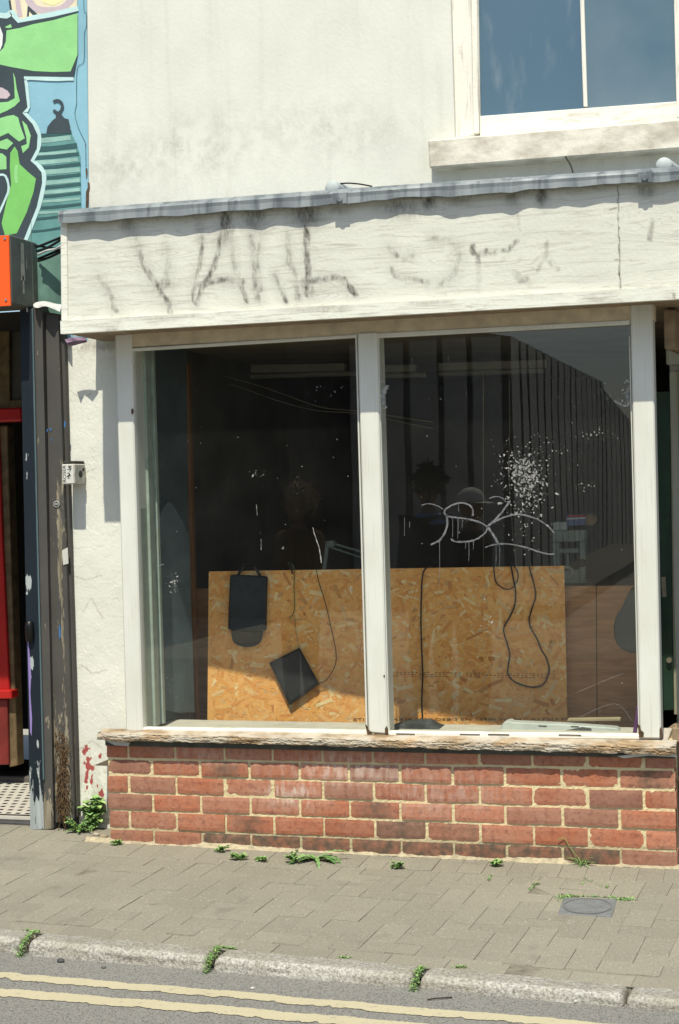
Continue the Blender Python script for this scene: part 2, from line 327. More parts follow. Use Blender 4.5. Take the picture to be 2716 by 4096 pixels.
BLOB = [(z5([(380, 240)])[0], 26, 26, .7), (z5([(850, 235)])[0], 20, 45, 1.3), (z5([(985, 200)])[0], 38, 40, 1.), (z5([(1230, 190)])[0], 42, 30, 1.3), (z5([(720, 260)])[0], 12, 30, .5), (z5([(1390, 180)])[0], 34, 12, .6), (z5([(150, 240)])[0], 20, 20, .4),
        (z6([(240, 280)])[0], 60, 30, .8), (z6([(375, 260)])[0], 20, 22, 1.2), (z6([(520, 240)])[0], 40, 20, .6), (z6([(775, 225)])[0], 20, 25, .9), (z6([(915, 220)])[0], 16, 26, 1.6), (z6([(1410, 200)])[0], 28, 18, 1.0), (z6([(860, 200)])[0], 50, 20, .7), (z6([(1180, 190)])[0], 40, 10, .5)]
def fascia_stain_shade(px, py, X, Z):
    jx = px+5*(fbm(X*40, Z*40, 3)-.5); jy = py+5*(fbm(X*40, Z*40, 3, 1)-.5); s = np.zeros(px.shape)
    for pts, wd, a, b in STK:
        d, t = seg_dist(jx, jy, pts); s = np.maximum(s, (a*.85+(b*1.12-a*.85)*t)*np.clip(1.2-(d/(wd*1.25))**1.7, 0, 1))
    s = s*np.clip(2.6*fbm(X*60, Z*26, 4, 2)-.6, .15, 1.2)*1.1; fb = py-(515-101*(px-135)/1433); s = np.maximum(s, (.25+.75*fbm(X*6, Z*2, 4, 3))*.8*np.exp(-np.clip(fb, 0, 99)/9))  # last term: dark row below the flashing, soot plus painted shade
    for (x, y), rx, ry, a in BLOB:
        s = np.maximum(s, a*.85*np.exp(-((jx-x)/rx*1.15)**2-((jy-y+4)/ry*1.1)**2))
    halo = np.zeros(px.shape)
    for pts, wd, a, b in STK[:20]:
        if wd > 2: d, t = seg_dist(px, py, pts); halo = np.maximum(halo, .2*np.exp(-(d/(wd*3.4))**2))
    return {'stain': np.clip(s+halo+.05*fbm(X*4, Z*4), 0, .96)}
panel('fascia_board', [(155, 497), (1900, 360), (1900, 648), (157, 748)], -.19, .44, 780, 130, M_FASCIA, shop, fascia_stain_shade,
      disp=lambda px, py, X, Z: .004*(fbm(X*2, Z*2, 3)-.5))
tr_ = panel('fascia_trim', [(139, 741), (1900, 641), (1900, 672), (140, 771)], -.215, .03, 500, 14, M_TRIM, shop,
      lambda px, py, X, Z: {'stain': np.clip(1.6*(fbm(X*6, Z*30, 4)-.55), 0, .5)+.35*(np.hypot(px-1087, py-710) < 2.5)+.8*((np.abs(px-1556) < 3) & (np.abs(py-683) < 7))})
pxprism('end_board', [(139, 513), (154.3, 512), (156.3, 740), (141, 741)], -.2, .44, M_TRIM, shop, .003)
pxprism('soffit', [(146, 757), (1900, 656), (1900, 668), (146, 769)], -.184, .43, M_SOFFIT, shop, 0)
# lead flashing with its wavy dressed edge
def flashing():
    n = 420; b = MB(); rows = []
    for i in range(n):
        x = 134+(1900-134)*i/(n-1); t = (x-135)/1433
        top = 490-100*t-3*math.sin(t*3.1); bot = 517-101*t
        wv = (fbm(np.array([x*.017]), np.array([.3]), 2)[0]-.5)
        wv2 = (fbm(np.array([x*.04]), np.array([9.3]), 1)[0]-.5)
        if 795 < x < 803 or 1500 < x < 1508: top -= 1.5
        yo = -.228-.014*wv-.004*wv2
        bot += 10*wv+1.2*wv2-1.5
        a = at(x, top, -.222); rows.append([Vector((a.x, .262, a.z+.06)), Vector((a.x, -.205, a.z+.012)), a, at(x, top+5, yo-.003), at(x, (top+bot)/2, yo-.001), at(x, bot, yo-.003), at(x, bot, yo+.002)+Vector((0, .004, 0)), at(x, top+5, yo)+Vector((0, .006, 0))])
    k = 8; vs = [v for r in rows for v in r]
    fs = [(i*k+j, (i+1)*k+j, (i+1)*k+j+1, i*k+j+1) for i in range(n-1) for j in range(k-1)]+[tuple(range(2, 8))[::-1]]
    b.add(vs, fs); o = b.build('lead_flashing', M_LEAD, shop, smooth=False)
    b = MB()
    for x0 in (797, 1502):
        y0 = 490-100*(x0-135)/1433
        b = MB(); b.prism([at(x0-30, y0+2, -.2415), at(x0+4, y0-1, -.2415), at(x0+4, y0+26, -.2415), at(x0-30, y0+28, -.2415)], (0, .006, 0))
        c = at(x0-13, y0+16, -.244); b.tube([c, c+Vector((0, -.006, 0))], .013, 12, sm=1)
        b.build('lap_joint', M_LEAD, shop, .002)
flashing()
# upper sash window
uw = MB(); F_, D_ = .275, .1
for pts, yf, dy in (([(1024, -450), (1080, -450), (1093, 312), (1049, 322)], .285, .1), ([(1073, -450), (1096, -450), (1106, 306), (1090, 310)], .30, .1)):
    uw.prism(pxs(pts, yf), (0, dy, 0))
uw.prism(pxs([(1566, -450), (1800, -450), (1800, 250), (1592, 275)], .285), (0, .1, 0))
upw = thing_part('upper_window', shop); uw.build_each('window_frame', M_OLDUP, upw, .003)
sash = MB()
for pts, yf in (([(1091, -450), (1098, -450), (1108.5, 268), (1108.5, 303)], .315), ([(1325, -450), (1335, -450), (1356.5, 246), (1347, 246)], .32), ([(1108.5, 268), (1563, 234), (1566, 284), (1108.5, 318)], .318), ([(1545, -450), (1572, -450), (1584, 270), (1563, 270)], .314)):
    sash.prism(pxs(pts, yf), (0, .04, 0))
s3 = sash.build_each('sash_bar', M_OLDUP, upw, .002); s3[2].data.materials[0] = M_OLDWOOD.m
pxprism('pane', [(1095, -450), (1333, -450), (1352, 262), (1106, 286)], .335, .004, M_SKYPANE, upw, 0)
M_SKY2 = Mat('dusty_painted_sky_pane', (.15, .21, .25), .3, 0, .5); _n = M_SKY2.noise(2.2, detail=5); M_SKY2.col(M_SKY2.mix(M_SKY2.ramp(_n, [(.35, 0.), (.7, 1.)]), (.075, .14, .195), (.135, .195, .235)))  # paler sky reflection and dust, both mixed into the colour
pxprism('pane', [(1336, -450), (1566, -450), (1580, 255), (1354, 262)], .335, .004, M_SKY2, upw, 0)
pxprism('window_sill', [(988, 322), (1840, 252), (1840, 323), (991, 389)], .17, .16, M_STONE, shop, .008)
# shop window frame
fr = MB(); HEAD = [(266, 772), (1511, 692), (1511, 738), (266, 804)]
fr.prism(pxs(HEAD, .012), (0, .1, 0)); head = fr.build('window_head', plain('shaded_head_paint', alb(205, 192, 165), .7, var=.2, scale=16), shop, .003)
b = MB(); b.prism(pxs([(303, 804), (824, 772), (824, 779), (303, 811)], .006), (0, .03, 0)); b.prism(pxs([(870, 769.5), (1454, 739), (1454, 749), (870, 780)], .006), (0, .03, 0)); b.build_each('glazing_bead', M_FRAME, shop, .002)
for pts in ([(265, 772), (303, 769), (329.5, 1690), (291, 1702)], [(825, 768), (870, 766), (895, 1696), (851, 1692)], [(1455, 700), (1506, 694), (1527, 1706), (1478, 1706)]):
    p_ = pxprism('window_post', pts, 0, .13, M_FRAME, shop, .006)
b = MB()
for x0, x1, x2, x3 in ((820, 824, 849, 845), (871, 874, 899, 896), (1452, 1455, 1477, 1474)):
    b.prism(pxs([(x0, 776), (x1, 776), (x2, 1690), (x3, 1690)], .02), (0, .02, 0))
b.build_each('glazing_bead', M_FRAME, shop, .002)
b = MB()
b.prism(pxs([(329, 1681), (850, 1688), (850, 1699), (329, 1692)], .004), (0, .05, 0)); b.prism(pxs([(895, 1690), (1478, 1697), (1478, 1708), (895, 1702)], .004), (0, .05, 0))
b.build_each('bottom_rail', M_OLDWOOD, shop, .004)
b = MB()
for i, (x, w_) in enumerate(((352, 1.), (915, 1.5), (1062, 1.2), (1127, 2), (1290, 1.3))): b.tube(pxs([(x, 1691+.006*(x-330)), (x+40+i*3, 1692+.006*(x-330))], .0035), .002+.0006*w_, 5, sm=1)
b.build_each('flaking_putty', plain('cracked_putty', (.12, .1, .08), .9), shop)
b = MB()
for x0, d in ((303, 0), (303.2, 1)):
    for y0, y1 in ((800, 1688),):
        a, c = at(x0, y0, 0), at(329.5, y1, 0)
        if d == 0: b.prism([Vector((a.x-.03, .045, c.z)), Vector((c.x+.001, .045, c.z)), Vector((a.x+.001, .045, a.z)), Vector((a.x-.03, .045, a.z))], (0, .075, 0))
        else:
            b.prism([Vector((a.x-.03, .121, c.z)), Vector((c.x+.012, .121, c.z)), Vector((a.x+.012, .121, a.z)), Vector((a.x-.03, .121, a.z))], (0, .05, 0))
            b.prism([Vector((a.x-.03, .172, c.z)), Vector((c.x+.004, .172, c.z)), Vector((a.x+.004, .172, a.z)), Vector((a.x-.03, .172, a.z))], (0, .03, 0))
            b.prism([Vector((a.x-.03, .203, c.z)), Vector((c.x+.016, .203, c.z)), Vector((a.x+.016, .203, a.z)), Vector((a.x-.03, .203, a.z))], (0, .03, 0))
b.build_each('window_jamb', M_JAMB, shop, .003)
p1_ = pxprism('window_pane', [(298, 798), (830, 766), (858, 1694), (325, 1692)], .03, .005, M_GLASS, shop, 0)
p2_ = pxprism('window_pane', [(864, 766), (1460, 731), (1482, 1704), (889, 1698)], .03, .005, M_GLASS, shop, 0)
M_DECAY = plain('rotten_dark_wood', (.09, .055, .03), .95, var=.6, scale=60)
for pts in ([(843, 1672), (848, 1676), (850, 1684), (857, 1690), (858, 1696), (848, 1695)], [(889, 1682), (893, 1676), (896, 1684), (897, 1696), (889, 1697)], [(1473, 1672), (1478, 1676), (1480, 1686), (1487, 1692), (1486, 1703), (1476, 1703)], [(1523, 1684), (1527, 1678), (1529.5, 1690), (1529, 1704), (1523, 1705)], [(292, 1684), (296, 1690), (297, 1701), (291, 1702)], [(303, 945), (307, 943), (309, 950), (306, 958), (303, 954)], [(885, 1560), (888, 1558), (889, 1563), (886, 1565)]):
    b = MB(); b.prism(pxs(pts, -.002), (0, .0018, 0)); b.build('decayed_patch', M_DECAY, shop)
# paint on the right pane
def gz(p): return [((1600+x/1.568)/VS, (1850+y/1.568)/VS) for x, y in p]
def ribbon(b, pts, w, Y, jag=.25, taper=1.0, k=6):
    P = crom([Vector((x, y, 0)) for x, y in pts], k); n = len(P); vs = []
    for i, p in enumerate(P):
        t = (P[min(i+1, n-1)]-P[max(i-1, 0)]).normalized(); nn = Vector((-t.y, t.x, 0)); ww = w*(1+(taper-1)*i/max(1, n-1))
        a, c = p+nn*ww*(1+random.uniform(-jag, jag)), p-nn*ww*(1+random.uniform(-jag, jag))
        vs += [at(a.x, a.y, Y), at(c.x, c.y, Y)]
    fs = [(2*i, 2*i+1, 2*i+3, 2*i+2) for i in range(n-1)]
    b.add(vs, fs)
b = MB(); Yg = .0285
for pts, wd in (([(458, 335), (455, 290), (425, 262), (380, 253), (330, 266), (290, 290), (278, 315), (300, 338), (350, 345), (430, 355), (500, 375), (545, 405), (530, 445), (470, 485), (400, 497), (345, 495), (318, 478)], 2.6),
                ([(290, 325), (297, 380), (285, 430), (250, 485), (192, 515)], 3), ([(690, 240), (640, 310), (590, 365), (545, 405)], 3.2), ([(548, 400), (575, 440), (600, 480), (622, 518)], 3.4),
                ([(570, 385), (650, 345), (730, 326), (800, 335), (870, 360), (930, 400), (965, 440)], 2.6), ([(535, 532), (590, 515), (650, 510), (720, 517), (800, 535), (870, 560), (940, 575), (970, 572)], 2.2), ([(560, 225), (600, 213), (640, 222), (665, 248)], 1.5), ([(135, 268), (180, 258), (230, 270), (270, 292)], 1.4)):
    ribbon(b, gz(pts), wd*.72, Yg, .35)
for x, y0, y1 in ((248, 490, 780), (363, 345, 478), (330, 345, 470), (602, 515, 655), (625, 518, 655), (411, 495, 540), (432, 497, 620), (460, 495, 545), (390, 355, 410), (368, 262, 305), (452, 290, 340), (420, 355, 372), (60, 370, 410), (28, 345, 460)):
    ribbon(b, gz([(x, y0), (x+1, (y0+y1)/2), (x-1, y1)]), .6, Yg, .4, .6, 3)
b.build('spray_tag', M_SPRAY, p2_)
def splats(b, n, cx, cy, sx, sy, r0, r1, Y=.0284, ang=None):
    for i in range(n):
        x, y = random.gauss(cx, sx), random.gauss(cy, sy); r = .95*r0*(r1/r0)**(random.random()**1.7); a0 = random.random()*6.28
        el = random.uniform(1, 2.2); k = random.choice((5, 6, 7)); pts = []
        for j in range(k):
            a = 6.2832*j/k; rr = r*random.uniform(.45, 1.2); u, v = rr*el*math.cos(a), rr*math.sin(a)
            pts.append((x+u*math.cos(a0)-v*math.sin(a0), y+u*math.sin(a0)+v*math.cos(a0)))
        b.add([at(px, py, Y) for px, py in pts], [tuple(range(k))])
b = MB()
for n, cx, cy, sx, sy, r0, r1 in ((420, 1212, 1110, 28, 38, .5, 3.4), (160, 1200, 1082, 22, 16, .5, 3.2), (120, 1215, 1180, 22, 46, .4, 2.2), (80, 1240, 1050, 45, 26, .4, 2.0), (46, 884, 915, 5, 20, .6, 4), (50, 1448, 910, 7, 22, .6, 3.4), (70, 1400, 920, 34, 22, .4, 1.8), (26, 1380, 1010, 30, 7, .5, 2.2), (60, 1180, 920, 170, 10, .3, 1.5), (20, 1350, 1125, 16, 6, .5, 2), (60, 1200, 1250, 240, 120, .3, 1.2), (12, 1125, 1445, 8, 18, .5, 2.2), (14, 1415, 1620, 30, 40, .3, 1.4), (70, 1180, 1000, 180, 120, .25, 1.1)):
    splats(b, n, cx, cy, sx, sy, r0, r1)
ribbon(b, [(1340, 1655), (1420, 1625), (1460, 1665)], .2, .0284); ribbon(b, [(1330, 1600), (1400, 1570), (1440, 1555)], .2, .0284); splats(b, 40, 1118, 1440, 10, 22, .3, 1.6)
ribbon(b, [(895, 889), (888, 904), (884, 918), (884, 932)], 4.2, Yg, .7); ribbon(b, [(1452, 896), (1449, 912), (1452, 936)], 3.2, Yg, .8); ribbon(b, [(1418, 925), (1436, 936), (1450, 938)], 1.6, Yg, .8)
b.build('paint_splatter', M_SPLAT, p2_)
b = MB()
for n, cx, cy, sx, sy, r0, r1 in ((150, 580, 1050, 170, 160, .22, 1.0), (45, 402, 1348, 8, 12, .4, 2.6), (12, 595, 1100, 12, 6, .4, 2.5), (3, 655, 1266, 1.5, 2, 1.5, 2.6), (4, 810, 1360, 1, 5, 1, 2.2), (16, 390, 1600, 14, 40, .3, 1), (20, 790, 900, 40, 12, .4, 1.8), (8, 830, 1480, 6, 20, .4, 1.4)):
    splats(b, n, cx, cy, sx, sy, r0, r1)
ribbon(b, [(722, 1218), (728, 1240), (737, 1265), (742, 1300)], .8, .0284, .95); ribbon(b, [(592, 1165), (594, 1190)], .4, .0284); ribbon(b, [(359, 1308), (378, 1303)], .4, .0284); ribbon(b, [(603, 1245), (603, 1270)], .4, .0284)
b.build('paint_splatter', M_SPLAT, p1_)
# rotten timber sill
M_ROT = Mat('rotten_timber', (.34, .26, .16), .9)
_g = M_ROT.noise(5, sc=(2.2, 1, 30), detail=6, dist=.8); _h = M_ROT.noise(3, detail=4)
_c = M_ROT.mix(M_ROT.ramp(_g, [(.3, 0.), (.7, 1.)]), (.15, .1, .058), (.47, .34, .2))
_c = M_ROT.mix(M_ROT.ramp(M_ROT.noise(4.5, sc=(1.5, 1, 7), detail=5), [(.42, 0.), (.58, .85)]), _c, (.5, .46, .38))
M_ROT.col(M_ROT.mix(M_ROT.ramp(_h, [(.6, 0.), (.7, .55)]), _c, (.55, .33, .13))); M_ROT.bump(_g, .8, .012)
def sillz(x): return 1694+.0215*(x-225)
def sillpts():
    n = 420; b = MB(); rows = []
    for i in range(n):
        x = 224+(1561-224)*i/(n-1); t = i/(n-1); e = min(1, i/6, (n-1-i)/5)
        top = sillz(x); h = 15+6*t
        q = lambda k, s=.05: fbm(np.array([x*s]), np.array([k*3.1]), 3)[0]-.5
        r = []
        a = at(x, top, -.06); r.append(Vector((a.x, .012, a.z+.012))); r.append(Vector((a.x, -.04, a.z+.004)))
        for k in range(9):
            f = k/8; yy = top+h*f*(1+.4*q(20, .03)+.12*q(21, .1))
            yo = -.062+.010*q(k, .03+.01*(k % 3))+.009*(random.random()*.35+q(k+40, .11))+.016*abs(f-.5)**2
            r.append(at(x, top+(yy-top), yo+(1-e)*.02))
        r.append(Vector((r[-1].x, .0, r[-1].z))); rows.append(r)
    k = len(rows[0]); vs = [v for r in rows for v in r]
    fs = [(i*k+j, (i+1)*k+j, (i+1)*k+j+1, i*k+j+1) for i in range(n-1) for j in range(k-1)]+[tuple(range(k))[::-1], tuple((n-1)*k+j for j in range(k))]
    b.add(vs, fs); return b
sillpts().build('timber_sill', M_ROT, shop)
pxprism('lead_strip', [(242, 1706), (1556, 1735), (1557, 1752), (243, 1722)], -.012, .03, M_DARKLEAD, shop, .002)
b = MB(); b.prism(pxs([(238, 1708), (300, 1715), (296, 1723), (265, 1721)], -.024), (0, .004, 0)); b.prism(pxs([(1425, 1746), (1500, 1738), (1525, 1742), (1560, 1739), (1562, 1748), (1535, 1747), (1500, 1745), (1440, 1751)], -.026), (0, .004, 0))
b.build_each('torn_membrane', plain('torn_white_membrane', (.5, .52, .52), .7), shop)
# brick base
M_BRICK = Mat('red_brick', (.3, .09, .055), .9)
_i = M_BRICK.island(); _b = M_BRICK.ramp(_i, [(0, (.32, .112, .06)), (.25, (.43, .155, .082)), (.45, (.36, .14, .08)), (.65, (.47, .195, .115)), (.8, (.31, .145, .095)), (.9, (.23, .115, .08)), (1, (.42, .155, .082))])
_b = M_BRICK.mix(M_BRICK.ramp(M_BRICK.noise(8, detail=6), [(.4, 0.), (.75, .7)]), _b, (.42, .24, .165))
_b = M_BRICK.mix(M_BRICK.ramp(M_BRICK.noise(45, detail=4, rough=.7), [(.35, .55), (.5, 0.)]), _b, (.17, .06, .045))
_b = M_BRICK.mix(M_BRICK.math('MULTIPLY', M_BRICK.attr('stain'), M_BRICK.ramp(M_BRICK.noise(24, detail=5), [(.3, .3), (.6, 1.)])), _b, (.085, .07, .05))
_b = M_BRICK.mix(M_BRICK.math('MULTIPLY', M_BRICK.attr('lime'), M_BRICK.ramp(M_BRICK.noise(30, sc=(1.6, 1, .5), detail=5), [(.42, .1), (.62, 1.)])), _b, (.62, .52, .45))
M_BRICK.col(_b); M_BRICK.bump(M_BRICK.noise(60, detail=5, rough=.7), .4, .005)
M_MORT = Mat('pale_mortar', (.5, .42, .27), .95)
_n = M_MORT.noise(16, detail=5); M_MORT.col(M_MORT.mix(M_MORT.math('MULTIPLY', M_MORT.attr('stain'), .9), M_MORT.mix(_n, (.7, .6, .36), (.56, .48, .28)), (.17, .155, .1))); M_MORT.bump(M_MORT.noise(90, detail=4), .6, .005)
def zline(fl, fr): a = at(437/VS, fl/VS, 0); c = at(2700/VS, fr/VS, 0); return lambda X: a.z+(c.z-a.z)*(X-a.x)/(c.x-a.x)
ML = [zline(*q) for q in ((2963, 3000), (3034, 3080.5), (3099, 3162), (3169.5, 3242.6), (3239, 3322), (3313, 3404), (3386, 3484))]
JE = [608, 799.5, 996, 1196.7, 1395.7, 1599, 1809, 2019, 2246, 2476]; JO = [513, 702, 897, 1091, 1290, 1493, 1702, 1916, 2130, 2349, 2575]
def bricks():
    b = MB(); XL, XR = at(250, 1830, 0).x, at(1560, 1870, 0).x; JX = lambda L_: [at(v/VS, (3060+.0237*(v-437))/VS, 0).x for v in L_]
    stain, lime = {}, {}; R = random.Random(3); dark = [(1, 2), (4, 3), (4, 6), (3, 5), (1, 10), (5, 9)]
    for r in range(6):
        js = JX(JO if r % 2 == 0 else JE); xs = [XL+R.uniform(-.006, .006)]+js+[XR+R.uniform(-.005, .005)]
        for k in range(len(xs)-1):
            x0, x1 = xs[k]+.0058+R.uniform(-.002, .002), xs[k+1]-.0055+R.uniform(-.002, .002)
            if k == 0: x0 = xs[0]
            if k == len(xs)-2: x1 = xs[-1]
            y = R.uniform(-.004, .003); tl = R.uniform(-.0015, .0015); nx, nz = 12, 5; k0 = len(b.v); g = []
            for j in range(nz+1):
                row = []
                for i in range(nx+1):
                    u, v = i/nx, j/nz; X = x0+(x1-x0)*u; zt, zb = ML[r](X)-.0055, ML[r+1](X)+.0055; Z = zb+(zt-zb)*v+tl*(u-.5)*2
                    ed = (i in (0, nx))+(j in (0, nz)); e = R.uniform(-.0009, .0009) if ed else 0
                    row.append(len(b.v)-k0+len(g)*0); g.append((X+(e if i in (0, nx) else 0), y+(.0022 if ed else 0)+R.uniform(-.0004, .0004)+(.002 if ed == 2 else 0), Z+(e if j in (0, nz) else 0)))
            W_ = nx+1; fs = [(j*W_+i, j*W_+i+1, (j+1)*W_+i+1, (j+1)*W_+i) for j in range(nz) for i in range(nx)]
            bd = [i for i in range(W_)]+[j*W_+nx for j in range(1, nz+1)]+[nz*W_+i for i in range(nx-1, -1, -1)]+[j*W_ for j in range(nz-1, 0, -1)]
            n0 = len(g); g += [(g[i][0], .09, g[i][2]) for i in bd]; m = len(bd)
            fs += [(bd[(i+1) % m], bd[i], n0+i, n0+(i+1) % m) for i in range(m)]
            b.add(g, fs, 0)
            for i, p in enumerate(g):
                s = 0.
                if (r, k) in dark: s = .75*math.exp(-((p[0]-(x0+x1)/2)/.07)**2)
                if r == 5: s = max(s, .75+.3*R.random() if k not in (0, 1, 10, 11) else .3)
                if r == 4 and k in (6, 7): s = max(s, .5)
                stain[k0+i] = s
                px, py = (x0+x1)/2, 0
                q = max(.9*math.exp(-((p[0]-.86)/.12)**2-((p[2]-.47)/.05)**2), .6*math.exp(-((p[0]-1.1)/.3)**2-((p[2]-.58)/.07)**2), .35*math.exp(-((p[0]-1.5)/.3)**2-((p[2]-.5)/.09)**2), .35*math.exp(-((p[0]-.45)/.2)**2-((p[2]-.62)/.05)**2))
                lime[k0+i] = q
    # mortar bed behind, slightly uneven
    nx, nz = 260, 60; k0 = len(b.v); vs = []
    for j in range(nz+1):
        for i in range(nx+1):
            X = XL+.002+(XR-XL-.004)*i/nx; zt, zb = ML[0](X), ML[6](X)-.03; Z = zb+(zt-zb)*j/nz
            vs.append((X, .0035+.004*fbm(np.array([X*40]), np.array([Z*40]), 3)[0]+random.uniform(-.001, .001), Z))
            stain[k0+len(vs)-1] = .75*max(0, 1-(Z-zb)/.15)**.6
    W_ = nx+1; fs = [(j*W_+i, j*W_+i+1, (j+1)*W_+i+1, (j+1)*W_+i) for j in range(nz) for i in range(nx)]
    b.add(vs, fs, 1)
    x0, x1 = XL+.003, XR-.003; b.add([(x0, .004, .1), (x0, .24, .1), (x0, .24, .7), (x0, .004, .7), (x1, .004, .1), (x1, .24, .1), (x1, .24, .7), (x1, .004, .7), ], [(0, 1, 2, 3), (4, 7, 6, 5), (3, 2, 6, 7)], 1)
    me = b.me('brick_base')
    for nm, d in (('stain', stain), ('lime', lime)):
        a = me.attributes.new(nm, 'FLOAT', 'POINT'); arr = np.zeros(len(me.vertices), np.float32)
        for i, v in d.items(): arr[i] = v
        a.data.foreach_set('value', arr)
    return link('brick_base', me, [M_BRICK, M_MORT], shop)
bricks()
# a brick return into the doorway, the side window and the green door behind it
XR = at(1560, 1870, 0).x
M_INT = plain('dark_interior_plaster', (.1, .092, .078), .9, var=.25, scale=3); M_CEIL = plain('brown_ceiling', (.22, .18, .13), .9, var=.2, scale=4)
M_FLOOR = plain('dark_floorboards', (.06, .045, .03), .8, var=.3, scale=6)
def shell(name, x0, x1, y0, y1, z0, z1, sides, mat, parent):
    b = MB(); V = [(x0, y0, z0), (x1, y0, z0), (x1, y1, z0), (x0, y1, z0), (x0, y0, z1), (x1, y0, z1), (x1, y1, z1), (x0, y1, z1)]
    F = {'floor': (0, 1, 2, 3), 'ceil': (4, 7, 6, 5), 'front': (0, 4, 5, 1), 'right': (1, 5, 6, 2), 'back': (2, 6, 7, 3), 'left': (3, 7, 4, 0)}
    b.add(V, [F[s] for s in sides]); return b.build(name, mat, parent)
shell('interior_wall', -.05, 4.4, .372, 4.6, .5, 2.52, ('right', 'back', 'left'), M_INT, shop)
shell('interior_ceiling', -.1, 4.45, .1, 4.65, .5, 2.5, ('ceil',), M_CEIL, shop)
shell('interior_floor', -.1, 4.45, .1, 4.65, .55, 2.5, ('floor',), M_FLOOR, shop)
b = MB(); b.box((at(268, 1695, 0).x, .1, .66), (2.43, .42, .715)); b.build('display_shelf', plain('pale_shelf', (.56, .52, .45), .7), shop, .004)
def spl(Y): return 2.432+.12*Y
b = MB()
for (z0, z1, dx) in ((2.30, 2.46, 0), (.70, .76, 0)):
    b.prism([Vector((spl(.132), .132, z0)), Vector((spl(1.0), 1.0, z0)), Vector((spl(1.0), 1.0, z1)), Vector((spl(.132), .132, z1))], (.045, .005, 0))
b.box((spl(1.0)-.03, 1.0, .25), (spl(1.0)+.05, 1.06, 2.46)); b.build_each('side_window_frame', M_SOFFIT, shop, .004)  # brown colour stands in for shade on the side frame
b = MB(); b.prism([Vector((spl(.132)+.02, .132, .76)), Vector((spl(1.)+.02, 1., .76)), Vector((spl(1.)+.02, 1., 2.3)), Vector((spl(.132)+.02, .132, 2.3))], (.004, 0, 0)); b.build('side_pane', M_GLASS, shop)
b = MB(); b.prism([Vector((XR-.02, .1, .1)), Vector((spl(1.)+.02, 1.05, .1)), Vector((spl(1.)+.02, 1.05, .695)), Vector((XR-.02, .1, .695))], (-.1, 0, 0)); b.build('side_base', M_SOFFIT, shop)
b = MB(); b.box((spl(1.)+.05, 1.02, .25), (3.45, 1.07, 2.3)); b.build('shop_door', M_FRAME, shop, .004)
b = MB(); b.box((2.4, 1.0, 2.302), (4.4, 1.1, 2.52)); b.box((3.45, 1.0, .2), (4.4, 1.1, 2.3)); b.build_each('lobby_wall', M_FRAME, shop, .003)
b = MB(); b.box((2.44, .251, 2.462), (4.4, .999, 2.5)); b.build('lobby_ceiling', M_SOFFIT, shop)
b = MB(); b.box((2.6, .1, .1), (4.4, 1.1, .235)); b.build('lobby_floor', M_FLOOR, shop)
b = MB(); b.box((3.5, 0., .15), (4.45, .2, 2.46)); b.build('right_pier', M_STUCCO, shop)
M_GREEN = plain('dark_green_gloss', (.014, .036, .02), .4, var=.25, scale=8)
gd = MB(); gd.prism(pxs([(1508, 905), (1546, 903), (1556, 1640), (1522, 1642)], .62), (0, .045, 0)); gdo = gd.build('green_door', M_GREEN, shop, .003)
b = MB(); b.prism(pxs([(1527, 1333), (1537, 1332), (1539, 1378), (1529, 1379)], .617), (0, .003, 0)); c = at(1531, 1355, .6); b.tube([c, c+Vector((0, .02, 0))], .008, 8, sm=1); MBR = plain('tarnished_brass', (.25, .22, .16), .4, .6); b.build('lock_plate', MBR, gdo); b = MB(); c = at(1545, 1525, .6); b.tube([c, c+Vector((0, .02, 0))], .012, 8, sm=1); b.build('knob', MBR, gdo)
pxprism('lobby_panel', [(1546, 860), (1640, 850), (1650, 1660), (1556, 1650)], .66, .04, plain('beige_panel', (.3, .28, .2), .8), shop, .002)
# ------------------------------------------------------------------ the shop next door
nb = thing('neighbour_shop', 'shop with green and blue mural, orange sign, peeling black pilaster left of the white shop', 'building', (-.9, .25, .2))
M_BLUE = plain('sky_blue_wall_paint', alb(136, 182, 198), .75, var=.12, scale=5)
def mp(name, c, var=.1, sc=9): return plain(name, alb(*c), .8, var=var, scale=sc, bump=.2)
MU = [mp('mural_green', (146, 208, 138)), mp('mural_charcoal', (62, 74, 80)), mp('mural_pale_outline', (190, 220, 218)), mp('mural_leaf_green', (124, 192, 104)), mp('mural_teal', (98, 146, 142), .3, 5), mp('mural_dark_teal', (58, 92, 94)), mp('mural_light_teal', (146, 184, 174), .2),
      mp('mural_beige', (226, 216, 186)), mp('mural_lilac', (196, 180, 186)), mp('mural_cream', (232, 226, 170)), mp('mural_white', (225, 228, 225)), mp('mural_lower_wash', (90, 122, 112), .6, 4), mp('crack_brown', (96, 78, 60), .4, 30)]
def pz(p): return [(x/3.8797, y/3.8797) for x, y in p]
def tri_poly(b, pts, Y, mi): # flat painted shape
    b.prism(pxs(pz(pts), Y), (0, .0009, 0), mi)
def stroke(b, pts, w, Y, mi, t=1., k=5):
    P = crom([Vector((x, y, 0)) for x, y in pts], k); n = len(P); vs = []
    for i, p in enumerate(P):
        d = (P[min(i+1, n-1)]-P[max(i-1, 0)]).normalized(); nn = Vector((-d.y, d.x, 0)); ww = w*(1+(t-1)*i/(n-1))*random.uniform(.9, 1.1)
        a, c = p+nn*ww, p-nn*ww; vs += pxs(pz([(a.x, a.y), (c.x, c.y)]), Y)
    b.add(vs, [(2*i, 2*i+1, 2*i+3, 2*i+2) for i in range(n-1)], mi)
YM = .248
wl = MB(); wl.prism(pxs([(-900, -450), (197, -450), (207.5, 640), (207.5, 786), (146, 790), (80, 700), (-900, 560)], .25), (0, .25, 0)); nwall = wl.build('wall', M_BLUE, nb)
b = MB()
tri_poly(b, [(200, 1205), (640, 1195), (690, 1300), (720, 1400), (728, 1860), (545, 2600), (560, 2900), (300, 2900), (180, 2100)], YM, 4)
